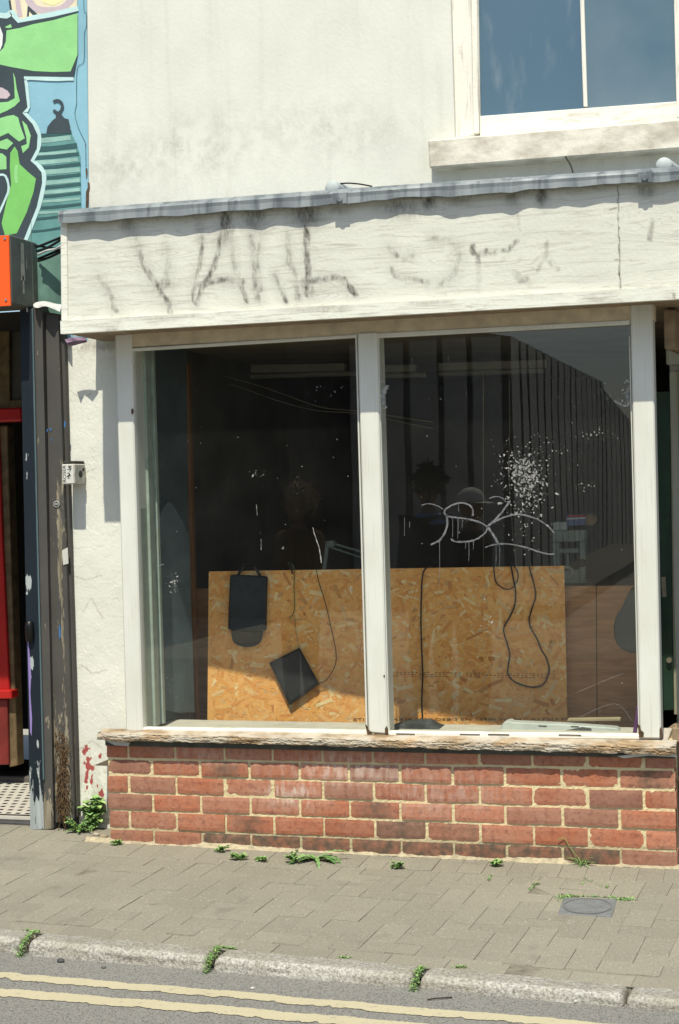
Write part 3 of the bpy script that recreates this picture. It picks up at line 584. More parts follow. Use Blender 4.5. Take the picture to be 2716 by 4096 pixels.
tri_poly(b, [(330, 2330), (545, 2250), (560, 2900), (330, 2900)], YM-.0006, 11)
for i, y in enumerate((1205, 1325, 1400, 1490, 1585, 1670, 1750, 1850, 1950, 2060)):
    xr = (640, 690, 705, 722, 722, 724, 724, 726, 600, 560)[i]; xl = 200
    stroke(b, [(xl, y+18), ((xl+xr)/2, y+6), (xr, y-22)], (17, 22, 15, 15, 15, 14, 12, 12, 11, 10)[i], YM-.0012, 5)
    if i < 8: stroke(b, [(xl, y+62), ((xl+xr)/2, y+50), (xr-8, y+28)], (26, 14, 20, 24, 20, 18, 14, 12)[i], YM-.001, 6, .8)
tri_poly(b, [(415, 1195), (425, 1135), (470, 1078), (500, 1055), (498, 1012), (548, 1012), (560, 1040), (580, 1060), (612, 1068), (625, 1120), (637, 1195)], YM-.0018, 1)
stroke(b, [(478, 915), (500, 902), (530, 905), (556, 935), (555, 975), (530, 1008), (500, 1005), (480, 985)], 13, YM-.002, 1)
tri_poly(b, [(75, -200), (690, -200), (690, 60), (340, 130), (170, 200), (110, 120), (85, 60)], YM-.001, 7)
stroke(b, [(230, -60), (300, 60), (420, 95), (560, 70), (660, -30)], 30, YM-.0016, 8); stroke(b, [(150, -60), (165, 60), (180, 150)], 22, YM-.0016, 8)
tri_poly(b, [(330, -200), (600, -200), (560, 10), (470, 50), (380, 20)], YM-.0018, 9)
tri_poly(b, [(248, 50), (262, 60), (338, 128), (300, 140), (262, 100), (256, 160), (240, 160)], YM-.002, 1); stroke(b, [(85, 0), (100, 100)], 9, YM-.002, 1)
SIL = [(-900, 150), (0, 160), (70, 168), (100, 140), (160, 205), (300, 180), (480, 150), (690, 105), (697, 480), (660, 690), (212, 682), (222, 760), (245, 960), (200, 1012), (290, 1110), (337, 1210), (330, 1330), (272, 1440), (320, 1480), (372, 1545), (377, 1640), (330, 1850), (215, 2140), (120, 2200), (-900, 2200)]
stroke(b, [(-60, 130), (60, 140), (110, 110), (170, 190), (300, 160), (480, 125), (700, 75)], 24, YM-.0022, 2, 1, 3)
stroke(b, [(660, 702), (440, 705), (225, 700), (232, 760), (250, 960), (215, 1010), (300, 1100), (348, 1210), (340, 1335), (288, 1440), (335, 1475), (388, 1545), (392, 1640), (345, 1850), (225, 2150)], 20, YM-.0022, 2, 1, 3)
tri_poly(b, SIL, YM-.0028, 1)
for mi, p in ((0, [(58, 272), (180, 250), (300, 216), (480, 180), (695, 118), (694, 490), (632, 640), (480, 645), (300, 636), (100, 600), (-40, 570), (-40, 500), (30, 430), (52, 370)]), (10, [(-200, 235), (0, 240), (26, 310), (20, 400), (0, 450), (-200, 470)]), (0, [(42, 243), (95, 216), (106, 246), (70, 252)]),
              (0, [(118, 650), (136, 700), (150, 800), (178, 905), (130, 952), (60, 992), (-100, 1060), (-100, 900), (0, 918), (70, 912), (132, 880), (128, 760)]), (8, [(-60, 775), (20, 785), (70, 815), (92, 850), (62, 884), (-60, 880)]),
              (0, [(-100, 1090), (60, 1040), (120, 1030), (162, 1052), (182, 1130), (222, 1240), (170, 1268), (90, 1205), (75, 1190), (-100, 1270)]), (0, [(198, 1080), (240, 1120), (275, 1215), (258, 1320), (205, 1372), (190, 1310), (240, 1290), (236, 1230)]),
              (0, [(-100, 1300), (65, 1242), (118, 1282), (62, 1340), (-100, 1310)]), (0, [(-100, 1370), (20, 1375), (56, 1405), (58, 1515), (-100, 1525)]),
              (3, [(130, 1312), (158, 1355), (175, 1470), (255, 1545), (322, 1600), (300, 1720), (240, 1900), (150, 2090), (45, 2110), (14, 2000), (60, 1800), (100, 1650), (88, 1500), (92, 1370)])):
    tri_poly(b, p, YM-.0036, mi)
stroke(b, [(-20, 1568), (48, 1575), (78, 1690), (40, 1800), (-10, 1910)], 10, YM-.0042, 2, 1, 3)
stroke(b, [(150, 1480), (140, 1560), (150, 1640)], 14, YM-.0042, 0)
stroke(b, [(750, -200), (752, 90), (772, 110), (775, 230), (756, 300), (756, 460), (745, 565), (692, 610), (685, 850), (686, 930), (670, 1020), (700, 1140), (748, 1245), (766, 1300), (770, 1500)], 2.2, YM-.001, 5, 1, 3)
for p in ([(762, 1280), (768, 1282), (770, 1310), (763, 1308)], [(766, 1505), (782, 1510), (784, 1545), (778, 1600), (772, 1600), (768, 1540)], [(784, 1630), (802, 1640), (804, 1690), (796, 1720), (790, 1860), (768, 1862), (770, 1720), (786, 1680)], [(764, 1420), (772, 1425), (768, 1440)]):
    tri_poly(b, p, YM-.0012, 12)
b.build('mural', MU, nwall)
# sign box
M_BOX = plain('dull_grey_sign_box', (.12, .125, .11), .6, var=.3, scale=9)
M_PEEL = plain('bare_chipped_paint', (.38, .36, .31), .8, var=.3, scale=30)
xs_ = at(24, 620, -.02).x; zt, zb = at(24, 541, -.02).z, at(24, 700, -.02).z
b = MB(); b.box((-3.2, -.015, zb), (xs_, .248, zt)); sg = b.build('sign_box', M_BOX, nb, .004)
b = MB(); b.box((-3.2, -.024, zb-.012), (xs_-.002, -.0155, zt-.004)); b.build('sign_face', plain('orange_sign_panel', alb(238, 92, 36, 1.05), .45, var=.04, scale=3), sg, .001)
b = MB()
for x, y in ((11.3, 551), (14, 693), (-150, 552), (-150, 700)):
    c = at(x, y, -.024); b.tube([c, c+Vector((0, -.004, 0))], .006, 8, sm=1)
b.build_each('screw', plain('steel_screw', (.5, .5, .5), .35, .8), sg)
b = MB()   # seam, scrapes and holes on the side of the box
def side(y, z, dy, dz): b.add([(xs_+.0012, y, z), (xs_+.0012, y+dy, z+random.uniform(-.004, .004)), (xs_+.0012, y+dy*.8, z+dz), (xs_+.0012, y+.2*dy, z+dz)], [(0, 1, 2, 3)])
for y, z, dy, dz in ((.075, zt-.19, .045, .17), (.09, zt-.25, .02, .08), (.13, zt-.13, .012, .04), (.19, zb+.01, .006, .48), (.12, zt-.33, .02, .02)): side(y, z, dy, dz)
b.build_each('scraped_paint', M_PEEL, sg)
# pilaster of stacked boards, peeling
def peelmat(name, base, under, under2):
    m = Mat(name, base, .55)
    n = m.math('ADD', m.math('MULTIPLY', m.noise(14, sc=(1.6, 1, .16), detail=6, rough=.65), .55), m.math('MULTIPLY', m.noise(55, sc=(1.3, 1, .2), detail=5, rough=.7), .45)); a = m.attr('peel')
    f = m.math('ADD', m.ramp(n, [(.39, 0.), (.645, 1.)]), a); f = m.ramp(f, [(.86, 0.), (.9, 1.)])
    u = m.mix(m.ramp(m.noise(30, sc=(1.5, 1, .1), detail=5), [(.35, 0.), (.65, 1.)]), under, under2)
    m.col(m.mix(f, m.mix(m.noise(6), tuple(v*.75 for v in base), tuple(v*1.25 for v in base)), u)); m.bump(f, .35, .004); m.bump(m.noise(40, sc=(1, 1, .2)), .12, .004); return m
M_PB = peelmat('peeling_black_paint', (.075, .071, .064), (.34, .3, .22), (.14, .12, .08))
M_PD = peelmat('peeling_blue_black_paint', (.009, .016, .023), (.42, .46, .45), (.3, .33, .33))
def pil(name, c, Y, dy, mat, peel, parent=nb):
    return panel(name, c, Y, dy, 24, 400, mat, parent, lambda px, py, X, Z: {'peel': peel(px, py, X, Z)}, disp=lambda px, py, X, Z: .003*(fbm(X*20, Z*3, 3)-.5))
def spots(px, py, L):
    r = np.zeros(px.shape)
    for x, y, a, c_, s in L: r = np.maximum(r, s*np.exp(-np.abs((px-x)/a)**3-np.abs((py-y)/c_)**3))
    return r
pil('door_post', [(46, 716), (75.6, 712), (101.5, 1915), (70, 1915)], .16, .06, M_PD, lambda px, py, X, Z: -.1+spots(px, py, [(60, 1055, 7, 14, .8), (66, 1345, 8, 20, .8), (62, 1370, 3, 4, .8), (72, 1532, 12, 18, .75), (70, 1565, 5, 7, .7), (84, 1875, 26, 62, .78), (80, 1800, 14, 40, .55), (85, 1790, 8, 20, .5), (88, 1720, 4, 12, .6), (78, 1716, 4, 10, .6), (84, 1760, 12, 12, .4), (62, 1100, 3, 30, .4)]))
b = MB(); b.prism(pxs([(63.5, 1480), (66, 1482), (72, 1560), (70, 1600), (74, 1660), (73, 1700), (69.5, 1690)], .159), (0, .0008, 0)); b.build('peeled_lilac_strip', plain('lilac_undercoat', alb(140, 122, 180), .7), nb)
pil('pilaster_board', [(75.8, 708), (97, 706), (124, 1913), (102, 1915)], .165, .06, M_PB, lambda px, py, X, Z: -.035+spots(px, py, [(88, 815, 3, 12, .4), (88, 1020, 4, 18, .5), (92, 1300, 3, 14, .5), (104, 1445, 3, 12, .6), (109, 1670, 9, 22, .55), (116, 1720, 5, 14, .4), (112, 1890, 16, 80, .75), (97, 1100, 1.5, 500, .25)]))
pil('pilaster_board', [(96, 706), (107, 705), (129, 1905), (123, 1905)], .215, .02, M_PB, lambda px, py, X, Z: -.5+0*X)
pil('pilaster_board', [(105.5, 728), (134, 726), (172, 1890), (127, 1900)], .19, .05, M_PB, lambda px, py, X, Z: -.03+spots(px, py, [(120, 990, 18, 14, .42), (128, 1010, 8, 14, .3)])+.5*np.exp(-((px-(128+(py-1000)*.0375))/6.5)**2)*np.clip((py-1010)/200, 0, 1)+.3*np.clip((py-1600)/100, 0, 1)*(px < 140+.03*(py-1600)))
pil('pilaster_board', [(133.5, 735), (147, 735), (180, 1885), (171, 1885)], .215, .03, M_PB, lambda px, py, X, Z: -.1+spots(px, py, [(156, 1430, 3, 20, .5), (168, 1750, 6, 90, .35)]))
b = MB(); bl = [(0, 0)]
b.tube(pxs([(75, 712), (80, 950), (88, 1300), (101, 1800)], .158), .004, 6, sm=6); b.build('metal_edging', plain('blue_grey_metal_edge', (.12, .18, .2), .5, .3), nb)
# flap of torn lead on the pilaster head
b = MB(); n = 14; P = []
top = crom([Vector((x, y, 0)) for x, y in ((76, 704), (84, 698), (100, 699), (120, 704), (142, 706))], 4); bot = crom([Vector((x, y, 0)) for x, y in ((78, 709), (88, 711), (104, 707), (122, 713), (138, 720))], 4); n = len(top); vs = []
for i in range(n):
    vs += [at(top[i].x, top[i].y, .17)+Vector((0, .05, .01)), at(top[i].x, top[i].y, .135), at(bot[i].x, bot[i].y, .125-.012*math.sin(i*.9))]
b.add(vs, [(3*i+j, 3*i+3+j, 3*i+4+j, 3*i+1+j) for i in range(n-1) for j in (0, 1)]); fl_ = b.build('torn_flap', plain('whitened_lead_flap', (.55, .54, .53), .7), nb, smooth=True)
b = MB(); b.prism(pxs([(78, 716), (142, 726), (142, 735), (135, 740), (78, 724)], .2), (0, .05, 0)); b.build('pilaster_head', M_PB, nb)
# stickers, lock
lk = MB(); c = at(67, 1452, .155); lk.tube([c+Vector((.004, 0, .026)), c+Vector((.006, -.008, .008)), c+Vector((.006, -.008, -.03)), c+Vector((.006, 0, -.05))], .02, 12, sm=5); lko = lk.build('lock', plain('black_iron_lock', (.02, .02, .02), .35, .6), nb, smooth=True)
lk = MB(); c = at(64, 1454, .135); lk.tube([c, c+Vector((0, .02, 0))], .011, 12, sm=1); lk.build('keyhole_barrel', plain('rusty_brass_barrel', (.25, .12, .05), .5, .5), lko)
def disc(c, r, n=24): return [Vector((c.x+r*math.cos(6.2832*k/n), c.y, c.z+r*math.sin(6.2832*k/n))) for k in range(n)]
st = MB(); c = at(130.3, 1164, .184); st.prism(disc(c, .0145), (0, .002, 0)); sk = st.build('round_sticker', plain('white_sticker', (.6, .6, .56), .5), nb)
st = MB(); st.prism(disc(c+Vector((0, -.0008, 0)), .0118), (0, .0007, 0)); st.build('sticker_print', plain('dark_sticker_print', (.03, .04, .035), .5), sk)
st = MB()
for k in range(3): q = c+Vector((-.006+.005*k, -.0014, -.004)); st.box((q.x, q.y, q.z), (q.x+.0028, q.y+.0005, q.z+.009))
st.build_each('sticker_print', plain('pale_sticker_print', (.5, .5, .48), .5), sk)
pxprism('paper_label', [(143, 1271), (156, 1264), (158, 1301), (146, 1305)], .186, .002, plain('torn_paper', (.55, .55, .5), .8), nb, 0)
b = MB()
for pts in ([(136, 1450), (139, 1440), (140, 1470), (137, 1478)], [(106, 992), (112, 990), (109, 999)], [(114, 990), (119, 989), (117, 997)], [(148, 975), (151, 970), (151, 985), (148, 988)], [(117, 1012), (120, 1012), (119, 1020)]):
    b.prism(pxs(pts, .1865), (0, .0006, 0))
b.build_each('paint_flake', plain('bright_blue_flake', (.05, .17, .4), .6), nb)
# porch
M_TILE = Mat('white_floor_tile', (.62, .6, .53), .35); _v = M_TILE.noise(12, detail=5); M_TILE.col(M_TILE.mix(_v, (.66, .64, .57), (.5, .47, .4)))
M_DOT = plain('black_floor_tile', (.02, .02, .02), .4)
TZ = .262; b = MB(); xa, xb = -3.0, at(92, 1860, .2).x; b.box((xa, .3, .1), (xb+.1, 1.55, TZ)); ft = b.build('porch_floor', M_TILE, nb)
b = MB()
for j in range(16):
    for i in range(30):
        x = xb-i*.05+(.025 if j % 2 else 0); y = .37+j*.068; r = .012
        b.add([(x-r, y-r, TZ+.0008), (x+r, y-r, TZ+.0008), (x+r, y+r, TZ+.0008), (x-r, y+r, TZ+.0008)], [(0, 1, 2, 3)])
b.build('tile_dot', M_DOT, ft)
b = MB(); b.box((xa, .318, TZ-.02), (xb, .34, TZ+.0016)); b.box((xa, 1.42, TZ-.02), (xb+.1, 1.44, TZ+.0016)); b.build_each('tile_border', M_DOT, ft)
b = MB(); b.box((xa, .24, .1), (xb+.05, .299, TZ-.012)); b.build('porch_step', plain('worn_black_step', (.06, .06, .06), .7, var=.4, scale=20), nb, .006)
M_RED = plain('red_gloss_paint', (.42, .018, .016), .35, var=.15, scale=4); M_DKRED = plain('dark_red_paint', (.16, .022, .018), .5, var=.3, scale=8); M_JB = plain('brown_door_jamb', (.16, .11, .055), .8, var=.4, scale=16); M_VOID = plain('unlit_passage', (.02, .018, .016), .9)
DB = MB()
DB.prism(pxs([(-250, 985), (-4, 985), (7, 1275), (22, 1600), (-250, 1605)], 1.0), (0, .05, 0)); do = DB.build('red_door', M_RED, nb, .004)
pxprism('door_rail', [(-250, 1598), (26, 1594), (27, 1614), (-250, 1618)], .97, .08, M_RED, do, .006)
pxprism('door_panel', [(-250, 1619), (17, 1615), (20, 1766), (-250, 1772)], 1.0, .05, M_DKRED, do, .004)
pxprism('door_jamb', [(-2, 983), (16, 983), (40, 1768), (21, 1772)], 1.02, .08, M_JB, nb, .004)
pxprism('transom_bar', [(-250, 950), (49, 941), (50, 972), (-250, 986)], .95, .1, M_RED, nb, .008)
pxprism('transom_bar', [(-250, 730), (47, 722), (47, 742), (-250, 775)], .9, .1, M_RED, nb, .006)
b = MB()
for p in ([(-60, 765), (21, 747), (22, 945), (-60, 950)], [(22, 747), (60, 740), (60, 752), (22, 760)], [(22, 925), (60, 922), (60, 945), (22, 948)]): b.prism(pxs(p, 1.0), (0, .06, 0))
b.build_each('fanlight_frame', M_JB, nb, .003)
pxprism('fanlight_pane', [(22, 755), (62, 745), (62, 930), (22, 935)], 1.03, .004, plain('grimy_fanlight', (.09, .085, .07), .3), nb, 0)
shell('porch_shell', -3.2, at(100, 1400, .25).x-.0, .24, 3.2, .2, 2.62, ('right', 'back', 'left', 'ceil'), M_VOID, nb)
b = MB(); b.box((-3.2, 1.1, .2), (-.9, 1.6, TZ+.03)); b.build('door_step', plain('dark_stone_step', (.1, .09, .08), .8), nb, .006)
# ------------------------------------------------------------------ ground
KP = [(0, 2146), (1568, 2285)]
PZ = lambda x, y: .232-.006*(x)+.018*y   # pavement falls to the road
def gpp(px, py):
    z = .22
    for i in range(6): p = gp(px, py, z); z = PZ(p.x, p.y)
    return p
A, B_ = gpp(0, 2146), gpp(1568, 2288); kd = (B_-A); kd.z = 0; kd.normalize(); kn = Vector((-kd.y, kd.x, 0))  # along the kerb, towards the wall
KW, RZ = .095, .157
M_ROAD = Mat('asphalt', (.1, .098, .092), .9)
_v = M_ROAD.voro(120); _n = M_ROAD.noise(200, detail=2); _l = M_ROAD.noise(1.6, detail=5)
_c = M_ROAD.mix(_l, (.2, .193, .174), (.255, .247, .222)); _c = M_ROAD.mix(M_ROAD.ramp(_n, [(.35, 1.), (.5, 0.)]), _c, (.085, .082, .077)); _c = M_ROAD.mix(M_ROAD.ramp(M_ROAD.noise(140, detail=1), [(.66, 0.), (.74, .7)]), _c, (.36, .35, .31))
M_ROAD.col(_c); M_ROAD.bump(_n, .5, .006)
M_GROUND = plain('distant_ground', (.34, .32, .27), .95, var=.2, scale=.5)
b = MB(); b.add([(-300, -300, -.1), (300, -300, -.1), (300, 300, -.1), (-300, 300, -.1)], [(0, 1, 2, 3)]); struct(b.build('ground', M_GROUND))
b = MB(); k0 = A-kd*40; k1 = A+kd*40; F0 = k0-kn*(KW-.03); F1 = k1-kn*(KW-.03)
b.prism([Vector((F0.x, F0.y, RZ)), Vector((F1.x, F1.y, RZ)), Vector((F1.x, F1.y, RZ))-kn*6.6, Vector((F0.x, F0.y, RZ))-kn*6.6], (0, 0, -.15)); struct(b.build('road', M_ROAD))
def yline(name, top, bot):
    M = M_YEL; b = MB(); n = 900; vs = []
    T = [gp(x, y, RZ+.0025) for x, y in top]; Bt = [gp(x, y, RZ+.0025) for x, y in bot]
    def lin(L, x): a, c = L[0], L[-1]; t = (x-a.x)/(c.x-a.x); return a+(c-a)*t
    for i in range(n):
        x = -3+7*i/(n-1); a, c = lin(T, x), lin(Bt, x); j = lambda: .006*(random.random()-.5)+.02*(fbm(np.array([x*14]), np.array([vs and 3. or 1.]), 3)[0]-.5)
        vs += [a+Vector((0, j(), 0)), c+Vector((0, j()+.016*max(0, fbm(np.array([x*38]), np.array([5.]), 3)[0]-.45)*2, 0))]
    b.add(vs, [(2*i, 2*i+1, 2*i+3, 2*i+2) for i in range(n-1)]); return struct(b.build(name, M))
M_YEL = Mat('worn_yellow_line_paint', (.6, .52, .3), .8); _n = M_YEL.noise(40, detail=6, rough=.7)
M_YEL.col(M_YEL.mix(M_YEL.ramp(_n, [(.6, 0.), (.7, .8)]), M_YEL.mix(M_YEL.noise(5), (.5, .452, .305), (.43, .387, .255)), (.2, .19, .16))); M_YEL.bump(M_YEL.noise(120), .5, .006)
yline('yellow_line', [(0, 2244), (785, 2309), (1220, 2347)], [(0, 2260), (785, 2327), (1150, 2359)]); yline('yellow_line', [(0, 2281), (785, 2346)], [(0, 2300), (785, 2367)])
# kerb stones
M_KERB = Mat('granite_kerb', (.4, .38, .33), .85); _n = M_KERB.noise(95, detail=4, rough=.75); _l = M_KERB.noise(5, detail=5)
_c = M_KERB.mix(M_KERB.ramp(_n, [(.36, 0.), (.6, 1.)]), (.2, .19, .165), (.58, .56, .5)); _c = M_KERB.mix(M_KERB.ramp(_l, [(.4, 0.), (.7, .6)]), _c, (.3, .27, .2)); M_KERB.col(M_KERB.mix(M_KERB.attr('stain'), _c, (.13, .11, .08))); M_KERB.bump(_n, .8, .01)
def kcoord(px, py):
    p = gpp(px, py); return (p-A).dot(kd)
KJ = [kcoord(x, y) for x, y in ((75, 2160), (502, 2198), (975, 2238), (1452, 2283))]
def kerb(s0, s1):
    nx = max(8, int((s1-s0)/.014)); prof = []
    h = PZ(0, -1.3)+.002-RZ
    for t in range(26):
        u = t/25
        if u < .3: q = (-.0-u/.3*(KW-.035), 0.)
        elif u < .6: a = (u-.3)/.3*math.pi/2; q = (-(KW-.035)-.035*math.sin(a), -.022*(1-math.cos(a)))
        else: q = (-KW-.008*(u-.6)/.4, -.022-(h+.03-.022)*(u-.6)/.4)
        prof.append(q)
    b = MB(); vs = []; st = []
    for i in range(nx+1):
        s = s0+(s1-s0)*i/nx; e = min((s-s0), (s1-s)); rd = .012*max(0, 1-e/.02)**2
        for t, (pn, pz_) in enumerate(prof):
            P = A+kd*s; z0 = PZ(P.x, P.y)+.002; und = .016*(fbm(np.array([s*3]), np.array([t*.1]), 2)[0]-.5) if t > 5 else 0
            d = .012*(fbm(np.array([s*18]), np.array([t*.55]), 4, 1)[0]-.5)
            p = P+kn*(pn-d*(t/25)+und+(rd if t > 8 else 0)); p.z = z0+pz_+d*(1-t/25)*.6-rd*(t <= 16); vs.append(p)
            st.append(max(0, (t-21)/5)*(.4+.6*fbm(np.array([s*20]), np.array([t*.5]), 3, 2)[0])+(.5 if e < .01 else 0)+(.28 if t < 10 else .0))
    k = len(prof); fs = [(i*k+t, i*k+t+1, (i+1)*k+t+1, (i+1)*k+t) for i in range(nx) for t in range(k-1)]
    for i in (0, nx):
        m = len(vs); vs += [vs[i*k]+Vector((0, 0, -.12)), vs[i*k+k-1]+Vector((0, 0, -.05))]; fs.append(tuple([i*k+t for t in range(k)]+[m+1, m])); st += [1, 1]
    b.add(vs, fs); me = b.me('kerb'); a = me.attributes.new('stain', 'FLOAT', 'POINT'); a.data.foreach_set('value', np.array(st, np.float32)); return struct(link('kerb', me, M_KERB, None, True))
gaps = (.017, .014, .012, .004); ends = [-4, -2.9, -1.8]+[KJ[0]-.95]+KJ+[KJ[-1]+.95, KJ[-1]+1.9, KJ[-1]+2.8]
for i in range(len(ends)-1):
    g0 = gaps[i-4] if 4 <= i < 8 else .006; g1 = gaps[i-3] if 4 <= i+1 < 8 else .006
    kerb(ends[i]+g0, ends[i+1]-g1)
# block paving
M_PAVE = Mat('grey_block_paving', (.2, .19, .16), .9); _i = M_PAVE.island(); _n = M_PAVE.noise(150, detail=3); _l = M_PAVE.noise(1.8, detail=6)
_c = M_PAVE.mix(_i, (.245, .228, .178), (.295, .273, .212)); _c = M_PAVE.mix(M_PAVE.ramp(_l, [(.35, .0), (.7, .7)]), _c, (.225, .208, .16)); _c = M_PAVE.mix(M_PAVE.ramp(_n, [(.3, .6), (.45, 0.)]), _c, (.1, .092, .075)); _c = M_PAVE.mix(M_PAVE.ramp(M_PAVE.noise(110, detail=1), [(.66, 0.), (.75, .7)]), _c, (.5, .47, .38))
_c = M_PAVE.mix(M_PAVE.ramp(M_PAVE.noise(5, detail=5), [(.62, 0.), (.74, .5)]), _c, (.13, .12, .1))
M_PAVE.col(_c); M_PAVE.bump(_n, .5, .005)
M_SAND = plain('jointing_sand', (.21, .19, .145), .95, var=.35, scale=30)
def clip(poly, p, n):
    out = []; m = len(poly)
    for i in range(m):
        a, c = poly[i], poly[(i+1) % m]; da, dc = (a-p).dot(n), (c-p).dot(n)
        if da >= 0: out.append(a)
        if da*dc < 0: out.append(a+(c-a)*(da/(da-dc)))
    return out
def paving():
    b = MB(); R = random.Random(11)
    def block(poly):
        m = len(poly)
        if m < 3: return
        ar = abs(sum(poly[i].x*poly[(i+1) % m].y-poly[(i+1) % m].x*poly[i].y for i in range(m)))/2
        if ar < .0012: return
        c = sum(poly, Vector((0, 0, 0)))/m; dz = R.gauss(0, .0008); tx, ty = R.gauss(0, .005), R.gauss(0, .005)
        if sum((poly[i]-poly[i-1]).cross(poly[(i+1) % m]-poly[i]).z for i in range(m)) < 0: poly = poly[::-1]
        def ring(ins, z): return [Vector((q.x, q.y, 0))+(c-q).normalized()*ins*1.3+Vector((0, 0, PZ(q.x, q.y)+z+dz+tx*(q.x-c.x)+ty*(q.y-c.y))) for q in poly]
        r0, r1, r2 = ring(.001, -.03), ring(.001, -.0012), ring(.0024, 0.)
        b.add(r0+r1+r2, [(i, (i+1) % m, m+(i+1) % m, m+i) for i in range(m)]+[(m+i, m+(i+1) % m, 2*m+(i+1) % m, 2*m+i) for i in range(m)]+[tuple(range(2*m, 3*m))])
    yw = -.012; hd = .205; w_ = .1015
    Pw, nw = Vector((0, yw-hd-.002, 0)), Vector((0, -1, 0)); Pk, nk = Vector((A.x, A.y, 0))+kn*.105, kn
    for k in range(-45, 30):      # soldier course against the wall
        x = 1.0+k*w_; q = R.uniform(-.004, .004); y1 = yw if x > -.02 else .18
        ys = [(yw-hd, yw)] if x > -.02 else [(yw-hd, yw), (yw+.002, .21)]
        for a, c in ys: block([Vector((x, a+q*.3, 0)), Vector((x+w_, a+q*.3, 0)), Vector((x+w_, c+q, 0)), Vector((x, c+q, 0))])
    for k in range(-25, 22): # stretcher course behind the kerb
        s = .03+k*.203; P = Vector((A.x, A.y, 0))+kd*s; block([P+kn*.003, P+kd*.203+kn*.003, P+kd*.203+kn*.104, P+kn*.104])
    for i in range(-55, 55):
        for j in range(0, 22):
            d = (i-j) % 4
            if d == 0: cells = (i, j, i+2, j+1)
            elif d == 3: cells = (i, j, i+1, j+2)
            else: continue
            O = Vector((A.x, A.y, 0))+kn*.02
            pl = [O+kd*(cells[a]*w_)+kn*(cells[c]*w_) for a, c in ((0, 1), (2, 1), (2, 3), (0, 3))]
            pl = clip(pl, Pw, nw)
            if len(pl) > 2: pl = clip(pl, Pk, nk)
            if len(pl) > 2: block(pl)
    k = len(b.v); L0 = Vector((A.x, A.y, 0))-kd*6; L1 = Vector((A.x, A.y, 0))+kd*5
    b.add([(q.x, q.y, PZ(q.x, q.y)-.0027) for q in (L0, L1, Vector((5.5, .3, 0)), Vector((-6, .3, 0)))], [(0, 1, 2, 3)], 1)
    return struct(b.build('pavement', [M_PAVE, M_SAND]))
paving()
# sand and grit gathered along the foot of the wall
b = MB(); n = 300; vs = []
for i in range(n):
    x = -.1+2.62*i/(n-1); q = fbm(np.array([x*9]), np.array([1.]), 4)[0]; wdt = .012+.05*max(0, q-.35)+.03*math.exp(-((x-.75)/.12)**2)
    for t in range(5):
        u = t/4; y = .004-wdt*u; vs.append((x, y, PZ(x, y)-.003+(.014+.01*q)*(1-u)**1.5+.003*(random.random())))
b.add(vs, [(i*5+t, i*5+t+1, (i+1)*5+t+1, (i+1)*5+t) for i in range(n-1) for t in range(4)])
M_GRIT = plain('sandy_grit', (.42, .36, .24), .95, var=.3, scale=40, bump=.5); o = b.build('grit', M_GRIT); tag(o, 'sandy grit gathered along the foot of the brick base', 'grit', kind='stuff')
# ------------------------------------------------------------------ behind the glass
OP, ON = Vector((.27, .66, 0)), Vector((.12, -1, 0)).normalized(); OD = Vector((1, .12, 0)).normalized()
def osb(x, y, off=0.): return atp(x, y, OP+ON*off, ON)
M_OSB = Mat('strand_board_flakes', (.6, .38, .16), .75)
_i = M_OSB.island(); _c = M_OSB.ramp(_i, [(0, (.76, .3, .075)), (.25, (.92, .43, .12)), (.5, (.95, .52, .17)), (.75, (.86, .37, .095)), (.9, (.95, .71, .36)), (1, (.58, .21, .05))])
M_OSB.col(M_OSB.mix(M_OSB.ramp(M_OSB.noise(60, detail=3), [(.4, 0.), (.8, .3)]), _c, (.6, .28, .08))); M_OSB.bump(M_OSB.noise(90), .3, .003)
board = thing('strand_board', 'large orange flake board standing inside the window behind the hanging bag and cables', 'board', (1.2, .75, .6))
tl, tr = osb(482, 1315), osb(1303, 1311.5); bl, br = osb(478, 1690), osb(1311, 1692)
tl.z = tr.z = (tl.z+tr.z)/2; zb_ = .58; bw = (tr-tl).length
b = MB(); R = random.Random(5)
b.prism([tl, tr, Vector((br.x, br.y, zb_)), Vector((bl.x, bl.y, zb_))], (-ON*.016))
for i in range(6500):
    s, z = R.uniform(-.02, bw+.02), R.uniform(zb_, tl.z+.02); L = R.uniform(.01, .045); wd = R.uniform(.003, .012); a = R.gauss(0, .9); o = .0003+.0016*R.random()
    pts = []
    for u, v in ((-L, -wd*R.uniform(.6, 1)), (L*R.uniform(.8, 1), -wd), (L, wd*R.uniform(.5, 1)), (-L*R.uniform(.8, 1), wd)):
        ss, zz = s+u*math.cos(a)-v*math.sin(a), z+u*math.sin(a)+v*math.cos(a)
        pts.append((min(max(ss, .001), bw-.001), min(max(zz, zb_), tl.z-.001)))
    b.add([Vector((tl.x, tl.y, 0))+OD*q[0]+ON*o+Vector((0, 0, q[1])) for q in pts], [(0, 1, 2, 3)])
b.build('flake_panel', M_OSB, board)
M_STAMP = plain('faded_black_stamp', (.12, .08, .05), .8, var=.5, scale=60)
for txt, p0, p1 in (('ETI 3+ OE AB12 0832 OSB/3 EN 13986 W004 * A13015 EN', (815, 1664), (1320, 1664)), ('2021', (815, 1677), (842, 1677)), ('04 07 2021 16:29', (925, 1677), (1080, 1678)), ('11mm 12x8', (1108, 1678), (1180, 1678))):
    a, c = osb(p0[0], p0[1], .0022), osb(p1[0], p1[1], .0022); text_mesh(txt, .016, a, OD, (0, 0, 1), M_STAMP, board, 'stamped_text', 0, (c-a).length)
for y in (1562, 1556):
    a, c = osb(880, y, .0022), osb(1285, y, .0022); text_mesh('EN 300 EN 300 EN 300 EN 300 EN 300 EN 300', .011 if y == 1556 else .016, a, -OD, (0, 0, -1), plain('ghost_stamp', (.33, .17, .06), .8), board, 'stamped_text', -.0, (c-a).length) if False else None
